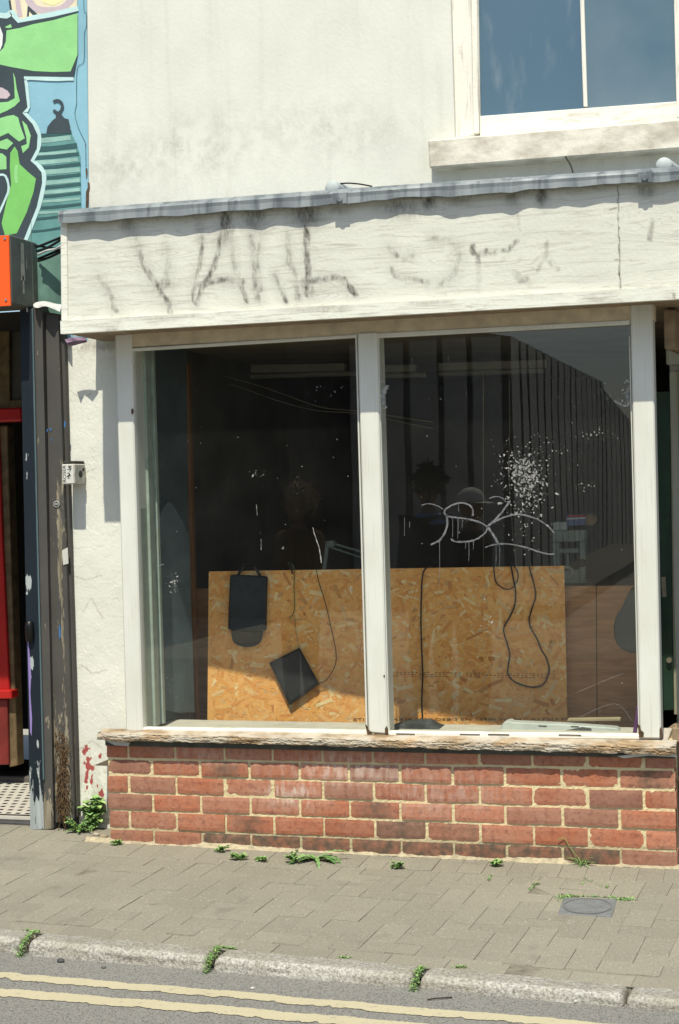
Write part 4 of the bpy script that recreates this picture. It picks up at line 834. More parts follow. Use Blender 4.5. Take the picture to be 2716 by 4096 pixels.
b = MB(); a, c = osb(870, 1551, .0022), osb(1285, 1556, .0022)
for k in range(3):
    for i in range(46):
        if R.random() < .6:
            s = i/46; q = a+(c-a)*s+Vector((0, 0, -.009*k)); b.add([q, q+OD*.012, q+OD*.012+Vector((0, 0, -.003)), q+Vector((0, 0, -.003))], [(0, 3, 2, 1)])
b.build('smudged_stamp', plain('ghost_stamp', (.2, .1, .045), .8), board)
# plywood behind
M_PLY = Mat('brown_plywood', (.3, .16, .08), .6); _g = M_PLY.noise(3.5, sc=(1.2, 1, 9), detail=5, dist=1.5)
M_PLY.col(M_PLY.mix(M_PLY.ramp(_g, [(.35, 0.), (.65, 1.)]), (.56, .28, .12), (.4, .19, .08)))
o = pxprism('plywood_panel', [(435, 1359), (1376, 1353), (1378, 1730), (440, 1740)], .92, .012, M_PLY, None, 0); tag(o, 'brown plywood panel behind the orange flake board, showing at both of its sides', 'plywood')
o = pxprism('plywood_panel', [(1378, 1353), (1500, 1352), (1505, 1730), (1380, 1730)], .925, .012, M_PLY, None, 0); tag(o, 'narrower brown plywood panel by the right window post, behind the black hanging shape', 'plywood')
# dark cloth on the left side and a panel added for the lighter arch on it
M_CLOTH = plain('blue_black_cloth', (.06, .08, .088), .9, var=.25, scale=6); M_ARCH = plain('lighter_arch_slate', (.11, .15, .165), .85, var=.2, scale=7)
xl = at(352, 1300, .235).x
def sx(px, py):                           # a place on the left side partition
    n = Vector((1, -.12, 0)).normalized(); return atp(px, py, Vector((xl, .236, 0)), n)
b = MB(); b.prism([sx(347, 815), sx(430, 800), sx(441, 1690), sx(360, 1700)], (-.02, 0, 0)); o = b.build('dark_screen', M_CLOTH); tag(o, 'tall blue-black screen at the left end inside the window', 'screen')
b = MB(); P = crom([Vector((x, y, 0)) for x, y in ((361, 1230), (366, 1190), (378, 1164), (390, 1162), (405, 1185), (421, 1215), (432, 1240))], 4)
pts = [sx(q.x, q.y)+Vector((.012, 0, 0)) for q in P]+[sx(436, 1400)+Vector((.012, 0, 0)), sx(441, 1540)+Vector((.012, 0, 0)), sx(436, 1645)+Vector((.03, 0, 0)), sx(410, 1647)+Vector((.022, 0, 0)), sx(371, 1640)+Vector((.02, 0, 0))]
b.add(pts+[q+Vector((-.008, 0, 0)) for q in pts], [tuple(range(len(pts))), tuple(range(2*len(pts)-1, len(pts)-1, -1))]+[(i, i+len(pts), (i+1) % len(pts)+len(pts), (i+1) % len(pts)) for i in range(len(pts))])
o = b.build('arch_tone_panel', M_ARCH); tag(o, 'slate blue round-topped panel added for the lighter arch on the dark screen', 'panel')
q0, q1 = sx(430, 800), sx(444, 1692); b = MB(); b.box((q0.x-.012, q0.y-.002, .66), (q0.x+.008, q0.y+.03, 2.38)); o = b.build('timber_batten', plain('orange_batten', (.17, .075, .028), .7)); tag(o, 'thin upright orange timber strip beside the blue-black screen', 'batten')
# bag, tablet, cables
bag = thing('hanging_bag', 'black rectangular bag with mesh pouch hung by two straps on the flake board', 'bag', osb(570, 1480, .03))
M_BAG = plain('black_nylon', (.02, .026, .03), .75, var=.25, scale=25, bump=.3); M_MESH = plain('black_mesh', (.04, .034, .02), .8, var=.4, scale=60)
b = MB(); b.prism([osb(x, y, .05) for x, y in ((530, 1327), (616, 1331), (614, 1400), (613, 1458), (569, 1457), (525, 1455), (527, 1400))], -ON*.04); b.build('bag_body', M_BAG, bag, .012, False, 3)
b = MB(); P = crom([Vector((x, y, 0)) for x, y in ((537, 1456), (540, 1478), (552, 1488), (572, 1492), (590, 1488), (601, 1478), (605, 1457))], 3); b.prism([osb(q.x, q.y, .03) for q in P], -ON*.024); b.build('pouch', M_MESH, bag, .005); 
b = MB(); b.tube([osb(q.x, q.y, .033) for q in P], .006, 8, sm=1); b.build('pouch_rim', M_BAG, bag, smooth=True)
for pts in (((548, 1330), (556, 1318), (562, 1310)), ((601, 1331), (594, 1318), (588, 1310))):
    b = MB(); b.tube([osb(x, y, .03) for x, y in pts]+[osb(pts[-1][0]+(4 if pts[0][0] < 560 else -4), 1306, -.03)], .0065, 6); b.build('strap', M_BAG, bag, smooth=True)
tab = thing('square_tablet', 'flat black square panel hanging tilted by a thread on the flake board', 'tablet', osb(678, 1600, .02))
b = MB(); b.prism([osb(x, y, .03) for x, y in ((621.5, 1531), (691, 1496), (737, 1580), (668, 1629))], -ON*.012); b.build('casing', plain('satin_black_plastic', (.022, .024, .027), .3, var=.1), tab, .003)
b = MB(); b.prism([osb(x, y, .0312) for x, y in ((630, 1532), (689, 1503), (728, 1577), (670, 1619))], -ON*.001); b.build('glossy_face', plain('glossy_black_face', (.03, .032, .036), .15, var=.1, bump=0, spec=.6), tab, 0)
def cable(name, label, cat, pts, r, mat, off=.012, group=None, over=False):
    P = [osb(x, y, off) for x, y in pts]
    b = MB(); b.tube(P, r, 7, sm=5); o = b.build(name, mat, smooth=True); return tag(o, label, cat, group)
cable('power_cable', 'thin black lead curving from the board top to the tilted square panel', 'cable', [(730, 1309), (733, 1330), (738, 1350), (752, 1395), (760, 1430), (768, 1465), (775, 1500), (776, 1525), (768, 1550), (752, 1572), (735, 1578)], .0021, M_WIRE, .026)
cable('thread', 'faint grey thread holding the top corner of the tilted square panel', 'thread', [(680, 1420), (684, 1460), (690, 1497)], .0009, plain('grey_thread', (.2, .2, .18), .8, bump=0))
cable('green_wire', 'thin green and yellow wire dangling on the flake board right of the bag', 'wire', [(664, 1300), (674, 1302), (680, 1318), (679, 1350), (680, 1395), (678, 1415), (668, 1430)], .002, plain('green_wire_skin', (.05, .16, .05), .5, bump=0))
cable('hook', 'small dark hook over the board top beside the green wire', 'hook', [(668, 1300), (672, 1310), (676, 1326)], .004, M_BLACK, .02)
cable('power_cable', 'straight black cable hanging down the board just right of the mullion', 'cable', [(994, 1306), (984, 1312), (976, 1328), (973, 1380), (972, 1440), (974, 1500), (976, 1560), (974, 1620), (976, 1668)], .0036, M_WIRE)
cable('power_cable', 'long black cable hanging in a wide bottle-shaped loop on the board', 'cable', [(1180, 1306), (1185, 1335), (1190, 1362), (1189, 1395), (1177, 1425), (1163, 1452), (1170, 1482), (1177, 1510), (1174, 1535), (1173, 1555), (1185, 1572), (1210, 1583), (1232, 1587), (1252, 1582), (1263, 1566), (1268, 1545), (1262, 1520), (1250, 1500), (1240, 1475), (1226, 1450), (1222, 1430), (1230, 1400), (1237, 1375), (1232, 1345), (1226, 1325), (1222, 1306)], .0036, M_WIRE)
cable('power_cable', 'short black cable loop at the top edge above the bottle-shaped loop', 'cable', [(1140, 1305), (1142, 1330), (1146, 1345), (1158, 1356), (1172, 1361), (1187, 1354), (1196, 1335), (1194, 1318), (1186, 1306)], .003, M_WIRE, .016)
# things on the display shelf
M_TRAY = plain('clouded_plastic', (.5, .53, .5), .4, var=.15, scale=9); M_TRAYD = plain('slot_shadow_plastic', (.08, .085, .08), .6)
Yt = .3; tray = thing('plastic_tray', 'clouded pale plastic tray with slots lying at the foot of the right pane', 'tray', at(1300, 1700, Yt))
b = MB(); b.prism(pxs([(1163, 1668), (1176, 1664), (1183, 1668), (1300, 1673), (1405, 1680), (1425, 1682), (1432, 1690), (1437, 1715), (1140, 1712), (1150, 1690)], Yt), (0, .07, 0)); b.build('tray_body', M_TRAY, tray, .004)
b = MB(); b.prism(pxs([(1243, 1675), (1263, 1676), (1262, 1679), (1244, 1678)], Yt-.001), (0, .001, 0)); b.prism(pxs([(1318, 1676), (1337, 1677), (1336, 1680), (1319, 1679)], Yt-.001), (0, .001, 0)); b.prism(pxs([(1285, 1691), (1345, 1679), (1366, 1682), (1366, 1703), (1285, 1700)], Yt-.001), (0, .001, 0)); b.build_each('slot', M_TRAYD, tray)
b = MB(); P = crom([Vector((x, y, 0)) for x, y in ((880, 1712), (895, 1684), (930, 1673), (960, 1671), (985, 1672), (1003, 1682), (1040, 1692), (1070, 1710))], 4); b.prism([at(q.x, q.y, .26) for q in P], (0, .14, 0)); o = b.build('folded_cloth', plain('grey_felt', (.06, .066, .064), .95, var=.3, scale=20), None, .015, True, 3); tag(o, 'low dark grey folded cloth at the window foot right of the mullion', 'cloth')
b = MB(); P = crom([Vector((x, y, 0)) for x, y in ((1474, 1346), (1458, 1358), (1446, 1380), (1437, 1400), (1424, 1420), (1417, 1445), (1419, 1475), (1430, 1495), (1450, 1506), (1478, 1508), (1510, 1500), (1520, 1430), (1505, 1350))], 3); b.prism([at(q.x, q.y, .45) for q in P], (0, .09, 0)); o = b.build('shoulder_case', plain('black_soft_case', (.018, .019, .021), .6, var=.3, scale=14), None, .02, True, 3); tag(o, 'black waisted soft case hanging low beside the right window post', 'case')
b = MB(); b.tube([at(1474, 1630, .2), at(1469, 1670, .2), at(1463, 1712, .2)], .008, 8); o = b.build('purple_umbrella', plain('purple_fabric', (.11, .03, .14), .7), None, 0, True); tag(o, 'thin folded purple umbrella at the lower right corner of the window', 'umbrella')
b = MB(); b.prism(pxs([(1310, 1662), (1432, 1660), (1432, 1664), (1310, 1666)], .6), (0, .06, 0)); o = b.build('timber_strip', plain('pale_timber_strip', (.4, .33, .2), .8)); tag(o, 'pale timber strip lying behind the clouded plastic tray', 'timber')
# workshop behind
bench = thing('work_bench', 'dim workbench behind the flake board carrying the sewing machine', 'bench', (1.5, 1.6, .56))
def zat(x, y, Y): return at(x, y, Y).z
zbn = zat(1300, 1348, 1.5)
b = MB(); b.box((.5, 1.25, zbn-.04), (2.6, 1.95, zbn)); b.build('bench_top', plain('bench_timber', (.2, .14, .08), .8, var=.3), bench, .004)
for x in (.55, 2.5):
    for y in (1.3, 1.88): b = MB(); b.box((x, y, .555), (x+.06, y+.06, zbn-.041)); b.build('leg', M_FLOOR, bench)
M_GREYM = plain('grey_machine_enamel', (.3, .33, .28), .5, var=.2, scale=20)
Ym = 1.42; mc = thing('sewing_machine', 'grey metal machine frame standing on the bench right of the flake board', 'machine', (at(1315, 1345, Ym).x, Ym, zbn))
def mbx(pts, Y, dy, name, mat=M_GREYM, bev=.004): return pxprism(name, pts, Y, dy, mat, mc, bev)
mbx([(1276, 1225), (1352, 1224), (1352, 1250), (1276, 1252)], Ym, .12, 'machine_arm'); mbx([(1276, 1253), (1290, 1253), (1292, 1347), (1278, 1347)], Ym, .06, 'machine_column'); mbx([(1337, 1251), (1352, 1251), (1352, 1347), (1338, 1347)], Ym, .06, 'machine_column')
mbx([(1276, 1268), (1336, 1266), (1336, 1277), (1276, 1279)], Ym+.01, .05, 'machine_bar'); mbx([(1308, 1278), (1314, 1278), (1314, 1320), (1308, 1320)], Ym+.02, .03, 'needle_bar'); mbx([(1292, 1318), (1338, 1317), (1338, 1347), (1292, 1347)], Ym-.02, .1, 'machine_bed')
c = at(1344, 1299, Ym-.004); b = MB(); b.tube([c, c+Vector((0, -.02, 0))], .02, 14, sm=1); b.build('knob', M_BLACK, mc, .003)
b = MB(); b.tube([at(x, y, Ym-.03) for x, y in ((1240, 1345), (1262, 1325), (1290, 1313), (1310, 1310), (1322, 1318), (1318, 1330), (1308, 1335))], .008, 8); o = b.build('hose', plain('cream_hose', (.45, .42, .32), .5), None, 0, True); tag(o, 'cream bent hose in front of the grey metal machine', 'hose')
zc = zat(1300, 1224, Ym)
for x, w_ in ((1285, 15), (1301, 15)):
    b = MB(); b.prism(pxs([(x-w_/2, 1206), (x+w_/2, 1205), (x+w_/2, 1224), (x-w_/2, 1225)], Ym+.02), (0, .05, 0)); o = b.build('white_box', plain('white_carton', (.5, .5, .47), .7), None, .003); tag(o, 'small white carton on top of the grey machine, '+('left of the pair' if x < 1290 else 'right of the pair'), 'carton', 'white cartons on the machine')
bx = thing('tissue_box', 'red, white and blue box lying on top of the grey machine', 'box', at(1333, 1215, Ym)); b = MB(); b.prism(pxs([(1308, 1189), (1352, 1187), (1352, 1212), (1308, 1215)], Ym+.03), (0, .08, 0)); b.build('box_body', plain('white_blue_carton', (.16, .2, .36), .6), bx, .003)
b = MB(); b.prism(pxs([(1312, 1190), (1352, 1188), (1352, 1193), (1312, 1195)], Ym+.028), (0, .001, 0)); b.build('red_band', plain('red_band', (.5, .04, .05), .6), bx); b = MB(); b.prism(pxs([(1309, 1196), (1352, 1194), (1352, 1198), (1309, 1200)], Ym+.028), (0, .001, 0)); b.build('white_band', plain('white_band', (.6, .6, .6), .6), bx)
P = crom([Vector((x, y, 0)) for x, y in ((1353, 1188), (1370, 1186), (1378, 1198), (1372, 1212), (1353, 1215))], 3); b = MB(); b.prism([at(q.x, q.y, Ym+.03) for q in P], (0, .07, 0)); o = b.build('paper_bag', plain('brown_paper', (.3, .2, .11), .8, var=.3, scale=30), None, .008); tag(o, 'crumpled brown paper bag beside the red, white and blue box', 'bag')
lamp = thing('bench_lamp', 'pale jointed lamp arm rising behind the board left of the mullion', 'lamp', at(745, 1330, 1.3)); ML_ = plain('pale_green_enamel', (.3, .33, .27), .5)
b = MB(); b.tube([at(744, 1345, 1.3), at(757, 1250, 1.3)], .011, 8, sm=1); b.build('lower_arm', ML_, lamp); b = MB(); b.tube([at(757, 1252, 1.3), at(845, 1277, 1.45)], .006, 8, sm=1); b.build('upper_arm', ML_, lamp); b = MB(); b.tube([at(757, 1262, 1.3), at(835, 1288, 1.45)], .005, 8, sm=1); b.build('upper_arm', ML_, lamp)
c = at(763, 1256, 1.28); b = MB(); b.tube([c, c+Vector((0, .05, 0))], .018, 12, sm=1); b.build('joint', ML_, lamp); b = MB(); c = at(744, 1345, 1.3); b.tube([Vector((c.x, c.y, zbn+.001)), Vector((c.x, c.y, c.z+.01))], .03, 14, sm=1); b.build('lamp_base', ML_, lamp)
# strip light fittings under the ceiling (unlit)
M_FIT = plain('dull_white_fitting', (.34, .31, .24), .6, var=.15, scale=8); M_TUBE = plain('unlit_tube', (.3, .28, .23), .3, var=.05)
for lab, body, tube in (('unlit strip light fitting hanging under the ceiling behind the left pane', [(520, 843), (795, 838), (795, 858), (520, 862)], ((527, 871), (826, 862))), ('unlit strip light fitting hanging under the ceiling behind the right pane', [(1010, 838), (1262, 830), (1262, 850), (1010, 857)], ((1012, 864), (1258, 856))), ('short end of a strip light fitting seen right beside the mullion', [(876, 843), (960, 841), (960, 858), (876, 860)], ((878, 868), (985, 866)))):
    Yl = 2.3; c = at((body[0][0]+body[1][0])/2, body[0][1], Yl); t = thing('strip_light', lab, 'light', c, 'unlit strip lights under the ceiling')
    b = MB(); b.prism(pxs(body, Yl), (0, .07, 0)); b.build('light_body', M_FIT, t, .004)
    b = MB(); b.tube([at(*tube[0], Yl-.01), at(*tube[1], Yl-.01)], .014, 10, sm=1); b.build('tube', M_TUBE, t, smooth=False)
    b = MB()
    for f in (.1, .9): q = at(body[0][0]+(body[1][0]-body[0][0])*f, body[0][1], Yl+.03); b.tube([q, Vector((q.x, q.y, 2.499))], .004, 6, sm=1)
    b.build_each('hanger', M_FIT, t)
def icable(name, label, cat, pts, Y, r, mat, group=None):
    b = MB(); b.tube([at(x, y, Y) for x, y in pts], r, 6, sm=4); return tag(b.build(name, mat, None, 0, True), label, cat, group)
M_CORD = plain('dusty_cord', (.25, .21, .14), .8, bump=0)
icable('cord', 'upper of two dusty cords sagging across the left pane interior', 'cord', [(440, 850), (560, 880), (640, 905), (740, 940), (830, 950), (1000, 975)], 1.8, .003, M_CORD)
icable('cord', 'lower of two dusty cords sagging across the left pane interior', 'cord', [(430, 862), (540, 890), (640, 925), (730, 948), (830, 956), (1000, 990)], 1.9, .003, M_CORD)
icable('cord', 'thin cord hanging straight down behind the middle of the right pane', 'cord', [(1116, 862), (1116, 1100), (1117, 1330)], 1.2, .002, M_CORD)
icable('cord', 'wavy cord hanging behind the spray-painted tag in the right pane', 'cord', [(1176, 866), (1177, 1000), (1175, 1100), (1186, 1250), (1195, 1320)], 1.25, .002, M_CORD)
for k, x in enumerate((520, 528, 536)):
    icable('hanging_strap', 'dusty strap hanging in the dark behind the left pane', 'strap', [(x, 1085), (x+3, 1130), (x, 1165), (x-8, 1210)], 2.2, .005, M_CORD, 'three dusty straps hanging behind the left pane')
# ------------------------------------------------------------------ small things on the front
el = thing('junction_box', 'small grimy white junction box with a sticker on the wall by the pilaster', 'junction box', at(163, 1118, .2)); M_JBOX = plain('grimy_white_plastic', (.5, .48, .42), .6, var=.3, scale=30)
p0, p1 = at(142, 1072, .13), at(173, 1118, .13); b = MB(); b.box((p0.x, .13, p1.z), (p1.x, .245, p0.z)); b.build('box_body', M_JBOX, el, .004)
b = MB(); q0 = at(145, 1068, .2); b.box((p0.x+.002, .14, p0.z+.001), (p1.x-.004, .25, p0.z+.014)); b.build('box_lid', plain('soot_black_lid', (.04, .04, .035), .9, var=.5, scale=40), el, .005)
b = MB(); c = Vector((p1.x+.002, .19, (p0.z+p1.z)/2)); b.tube([c-Vector((.003, 0, 0)), c+Vector((.002, 0, 0))], .016, 12, sm=1); b.tube([c+Vector((-.003, .03, .02)), c+Vector((.001, .03, .02))], .008, 8, sm=1); b.build_each('grommet', M_BLACK, el)
b = MB(); w_ = p1.x-p0.x; b.add([(p0.x+.004, .1292, p1.z+.004), (p0.x+w_*.92, .1292, p1.z+.005), (p0.x+w_*.9, .1292, p0.z-.004), (p0.x+.004, .1292, p0.z-.003)], [(0, 1, 2, 3)]); stk = b.build('sticker', plain('printed_white_sticker', (.6, .6, .55), .6, var=.1), el)
text_mesh('ROSER', .022, (p0.x+w_*.33, .1288, p1.z+.008), (0, 0, 1), (-1, 0, 0), plain('black_print', (.03, .03, .03), .6), stk, 'sticker_text', 0, (p0.z-p1.z)*.84)
b = MB(); R = random.Random(9)
for k in range(9): x, z = p0.x+w_*R.uniform(.5, .84), p1.z+.01+R.random()*(p0.z-p1.z-.025); b.tube([(x, .129, z), (x+R.uniform(-.012, .012), .129, z+R.uniform(.004, .02)), (x+R.uniform(-.012, .012), .129, z+.012)], .0014, 5, sm=3)
b.build('sticker_scrawl', M_BLACK, stk)
def wcable(label, pts, r, mat, group, name='cable'):
    b = MB(); b.tube([at(x, y, Y) for x, y, Y in pts], r, 7, sm=5); return tag(b.build(name, mat, None, 0, True), label, 'cable', group)
g_ = 'black cables slung between the two shop fronts'
wcable('black cable slung from the sign box, topmost of the bundle', [(84, 571, .2), (105, 563, .16), (139, 549, .1), (160, 542, .1)], .006, M_WIRE, g_)
wcable('black cable just below the topmost, rising to the white fascia end', [(86, 580, .2), (110, 572, .16), (139, 555, .1), (160, 545, .1)], .006, M_WIRE, g_)
wcable('black cable crossing down from the sign box over the upper cables', [(80, 566, .2), (112, 572, .17), (128, 574, .15), (142, 580, .12), (160, 585, .12)], .005, M_WIRE, g_)
wcable('black cable at the lowest of the bundle, nearest the painted wall', [(88, 603, .2), (110, 596, .18), (132, 586, .14), (160, 572, .12)], .006, M_WIRE, g_)
wcable('black cable just under the white one, sagging to the fascia end', [(88, 598, .21), (112, 588, .18), (136, 578, .14), (160, 570, .12)], .006, M_WIRE, g_)
wcable('white cable running through the middle of the black cables', [(88, 588, .19), (108, 579, .15), (128, 575, .13), (139, 569, .1), (160, 562, .1)], .005, plain('white_cable_skin', (.55, .55, .52), .5, bump=0), None, 'white_cable')
M_CAP = plain('dull_grey_lead_cap', (.42, .46, .46), .6, var=.15, scale=20)
for lab, x, y in (('rounded grey cap poking above the lead flashing left of the window sill', 768, 428), ('rounded grey cap poking above the lead flashing at its right end', 1533, 375)):
    b = MB(); rr = .032; c = at(x, y, -.17); prof = [(0, .03), (.4, .029), (.75, .024), (.93, .014), (1, .002)]; vs = []
    n = 16
    for i in range(9):
        a = i/8*math.pi/2; r_, y_ = rr*math.cos(a*.999), -rr*math.sin(a)*.6
        vs += [(c.x+r_*math.cos(6.2832*k/n), c.y+y_, c.z-.012+r_*math.sin(6.2832*k/n)) for k in range(n)]
    vs += [(c.x+rr*math.cos(6.2832*k/n)+.05, .248, c.z-.012+.02+rr*math.sin(6.2832*k/n)) for k in range(n)]
    F = [(i*n+k, i*n+(k+1) % n, (i+1)*n+(k+1) % n, (i+1)*n+k) for i in range(8) for k in range(n)]+[(9*n+k, 9*n+(k+1) % n, (k+1) % n, k) for k in range(n)]
    b.add(vs, F); o = b.build('lead_cap', M_CAP, None, 0, True); tag(o, lab, 'cap', 'grey caps on the flashing')
b = MB(); b.tube([at(785, 424, -.15), at(805, 423, -.1), at(830, 425, -.12), at(858, 430, -.2)], .0035, 6); o = b.build('wire', M_WIRE, None, 0, True); tag(o, 'short dark wire lying on the flashing beside the left grey cap', 'wire')
b = MB(); b.tube([at(1306, 362, .17), at(1312, 372, .14), at(1318, 382, .1), at(1323, 398, .05)], .0035, 6); o = b.build('wire', M_WIRE, None, 0, True); tag(o, 'short dark wire hanging from under the upper window sill', 'wire')
b = MB(); n = 8; top = [(150, 785), (165, 780), (180, 779), (199, 781)]; bot = [(158, 798), (170, 797), (184, 793), (201, 789)]; vs = []
for i in range(4): vs += [at(*top[i], .12), at((top[i][0]+bot[i][0])/2, (top[i][1]+bot[i][1])/2, .10+.02*(i % 2)), at(*bot[i], .13)]
b.add(vs, [(3*i+j, 3*i+3+j, 3*i+4+j, 3*i+1+j) for i in range(3) for j in (0, 1)]); o = b.build('torn_sheet', plain('faded_purple_sheet', (.22, .15, .22), .8)); sm_ = o.modifiers.new('s', 'SOLIDIFY'); sm_.thickness = .003; tag(o, 'torn faded purple sheet tucked under the left end of the fascia', 'sheet')
# inspection cover
ic = thing('inspection_cover', 'square grey inspection cover with a round lid set in the pavement', 'cover', gpp(1360, 2095)); M_IC = plain('slate_grey_plastic', (.17, .18, .18), .7, var=.2, scale=30, bump=.4)
q = [gpp(1302, 2074), gpp(1425, 2078.5), gpp(1413, 2118), gpp(1288, 2112)]; c = sum(q, Vector((0, 0, 0)))/4
b = MB(); b.prism([v+Vector((0, 0, .004)) for v in q], (0, 0, -.03)); b.build('cover_frame', M_IC, ic, .002)
ex, ey = ((q[1]-q[0])+(q[2]-q[3]))/4, ((q[0]-q[3])+(q[1]-q[2]))/4
for r0, r1, z, nm in ((0, .84, .0052, 'lid'), (.86, .93, .0058, 'lid_ring')):
    b = MB(); n = 40; vs = []
    for k in range(n): a = 6.2832*k/n; vs += [c+ex*(r0*math.cos(a))+ey*(r0*math.sin(a))+Vector((0, 0, z)), c+ex*(r1*math.cos(a))+ey*(r1*math.sin(a))+Vector((0, 0, z))]
    b.add(vs, [(2*k, 2*k+1, (2*k+3) % (2*n), (2*k+2) % (2*n)) for k in range(n)] if r0 else [tuple(2*k+1 for k in range(n))]); b.build(nm, M_IC if r0 == 0 else plain('darker_ring', (.15, .155, .155), .8), ic)
# ------------------------------------------------------------------ weeds
M_LEAF = [Mat('leaf_green', (.19, .34, .11), .5), Mat('leaf_dark_green', (.12, .26, .07), .5), Mat('leaf_lime', (.27, .43, .13), .55), Mat('moss_green', (.1, .16, .03), .8)]
for m_ in M_LEAF:
    c0 = tuple(m_.b.inputs['Base Color'].default_value)[:3]; m_.col(m_.mix(m_.island(), tuple(v*.6 for v in c0), tuple(min(.6, v*1.5) for v in c0)))
    m_.b.inputs['Subsurface Weight'].default_value = 0
M_STEM = plain('weed_stem', (.12, .16, .05), .7, bump=0)
def leaf(b, p, az, el, L, W, lobes=0, droop=.6, R=random, mi=0):
    d = Vector((math.cos(az), math.sin(az), 0)); s = Vector((-d.y, d.x, 0)); n = 6 if not lobes else 14; vs = []; x = p.copy(); e = el
    for i in range(n+1):
        t = i/n; wd = W*math.sin(math.pi*min(1, .08+t*.92))**.7 if not lobes else W*(.25+.75*math.sin(math.pi*min(.97, .1+t*.85)))*(1 if i % 2 == 0 else .42)
        cup = .25*wd; vs += [x+s*wd+Vector((0, 0, cup)), x, x-s*wd+Vector((0, 0, cup))]
        st = L/n; x = x+d*(math.cos(e)*st)+Vector((0, 0, math.sin(e)*st)); e -= droop/n*1.6
    b.add(vs, [(3*i+j, 3*i+1+j, 3*i+4+j, 3*i+3+j) for i in range(n) for j in (0, 1)], mi)
def weed(name, label, base, kind, r, h, n, seed, group=None, az=None):
    R = random.Random(seed); t = thing(name, label, 'weed' if kind != 'moss' else 'moss', base, group); b = MB(); s = MB(); base = Vector(base)
    if kind == 'bush':
        for k in range(max(4, n//9)):
            a = R.uniform(0, 6.28); tip = base+Vector((math.cos(a)*r*R.uniform(.15, .75), math.sin(a)*r*.45*R.uniform(.2, .9)-.005, h*R.uniform(.45, 1))); P = [base+Vector((math.cos(a)*.006, math.sin(a)*.006, -.004)), base*.5+tip*.5+Vector((0, 0, h*.12)), tip]; s.tube(P, .0022, 5, sm=4, taper=.5); P = crom(P, 5)
            for q in P[2:]:
                for j in range(2): leaf(b, q+Vector((R.uniform(-.006, .006), R.uniform(-.006, .006), R.uniform(-.004, .006))), R.uniform(0, 6.28), R.uniform(-.2, .8), R.uniform(.024, .044), R.uniform(.012, .019), 0, .5, R, R.choice((0, 0, 2, 2)))
    elif kind == 'feather':
        for k in range(n):
            a = R.uniform(0, 6.28); L = r*R.uniform(.5, 1.1); d = Vector((math.cos(a), math.sin(a)*.7, R.uniform(.15, 1.1)*h/r)); P = [base, base+d*L*.5+Vector((0, 0, .008)), base+d*L]; s.tube(P, .0012, 4, sm=4, taper=.4); P = crom(P, 6)
            for q in P[2:]:
                for j in range(3): leaf(b, q, R.uniform(0, 6.28), R.uniform(-.1, .9), R.uniform(.007, .014), R.uniform(.002, .004), 0, .3, R, R.choice((0, 2, 2, 1)))
    elif kind == 'dandelion':
        for k in range(n):
            a = (az[k % len(az)] if az else R.uniform(0, 6.28))+R.uniform(-.25, .25); leaf(b, base+Vector((R.uniform(-.005, .005), R.uniform(-.004, .004), .002)), a, R.uniform(.15, .8), r*R.uniform(.6, 1.1), R.uniform(.011, .017), 1, R.uniform(.7, 1.3), R, R.choice((0, 0, 1)))
    elif kind == 'grass':
        for k in range(n):
            a = R.uniform(0, 6.28); L = r*R.uniform(.6, 1.3); leaf(b, base+Vector((R.uniform(-.008, .008), R.uniform(-.004, .004), 0)), a, R.uniform(.5, 1.3), L, .0016, 0, R.uniform(.5, 1.4), R, R.choice((0, 2)))
    b.build('foliage', M_LEAF, t)
    if s.v: s.build('stem', M_STEM, t, smooth=True)
    return t
def moss(label, pts, n, w_, hgt, seed, group=None, size=.006):
    R = random.Random(seed); b = MB(); P = [Vector(p) for p in pts]
    for k in range(n):
        i = R.randrange(len(P)-1); q = P[i]+(P[i+1]-P[i])*R.random(); q = q+Vector((R.gauss(0, w_), R.gauss(0, w_), abs(R.gauss(0, hgt))))
        leaf(b, q, R.uniform(0, 6.28), R.uniform(0, 1.3), size*R.uniform(.7, 1.6), size*R.uniform(.25, .5), 0, .5, R, R.choice((0, 1, 2, 3)))
    o = b.build('moss', M_LEAF); return tag(o, label, 'moss', group)
weed('leafy_weed', 'bushy round-leaved weed growing at the foot of the white pier', Vector((at(214, 1895, .2).x, .205, PZ(-.1, .2))), 'bush', .075, .14, 110, 1)
weed('feathery_weed', 'low feathery bright green weed at the foot of the black pilaster', Vector((at(178, 1904, .14).x, .14, PZ(-.2, .14))), 'feather', .075, .07, 26, 2)
weed('dandelion', 'large dandelion rosette with toothed leaves at the foot of the brick base', gpp(725, 1990)+Vector((0, .02, 0)), 'dandelion', .15, .1, 17, 3, None, [3.3, 2.9, 3.8, .1, .3, 6.0, .2, 2.2, 1.2, 5.2, 4.2])
weed('small_weed', 'small leafy weed touching the left side of the dandelion', gpp(676, 1992)+Vector((0, .0, 0)), 'feather', .04, .05, 18, 4)
weed('small_weed', 'small flat green weed left of the dandelion, second from it', gpp(553, 1985), 'feather', .045, .03, 16, 5)
weed('small_weed', 'tiny green sprig between the two small weeds left of the dandelion', gpp(605, 1988), 'feather', .035, .022, 8, 6)
weed('small_weed', 'yellowish sprig close to the wall left of the dandelion', gpp(512, 1967), 'feather', .04, .03, 8, 7)
weed('small_weed', 'tiny dark weed at the left corner of the brick base', gpp(267, 1951), 'feather', .025, .018, 12, 8)
weed('small_weed', 'small tuft in a paving joint just right of the dandelion', gpp(916, 2005), 'feather', .03, .03, 16, 9)
weed('small_weed', 'small lime green tuft against the wall right of centre', gpp(1145, 2000), 'feather', .03, .025, 14, 10)
weed('grass_sprig', 'grass sprig with a long bent stalk leaning on the brick base at right', gpp(1345, 1998), 'grass', .07, .05, 34, 11)
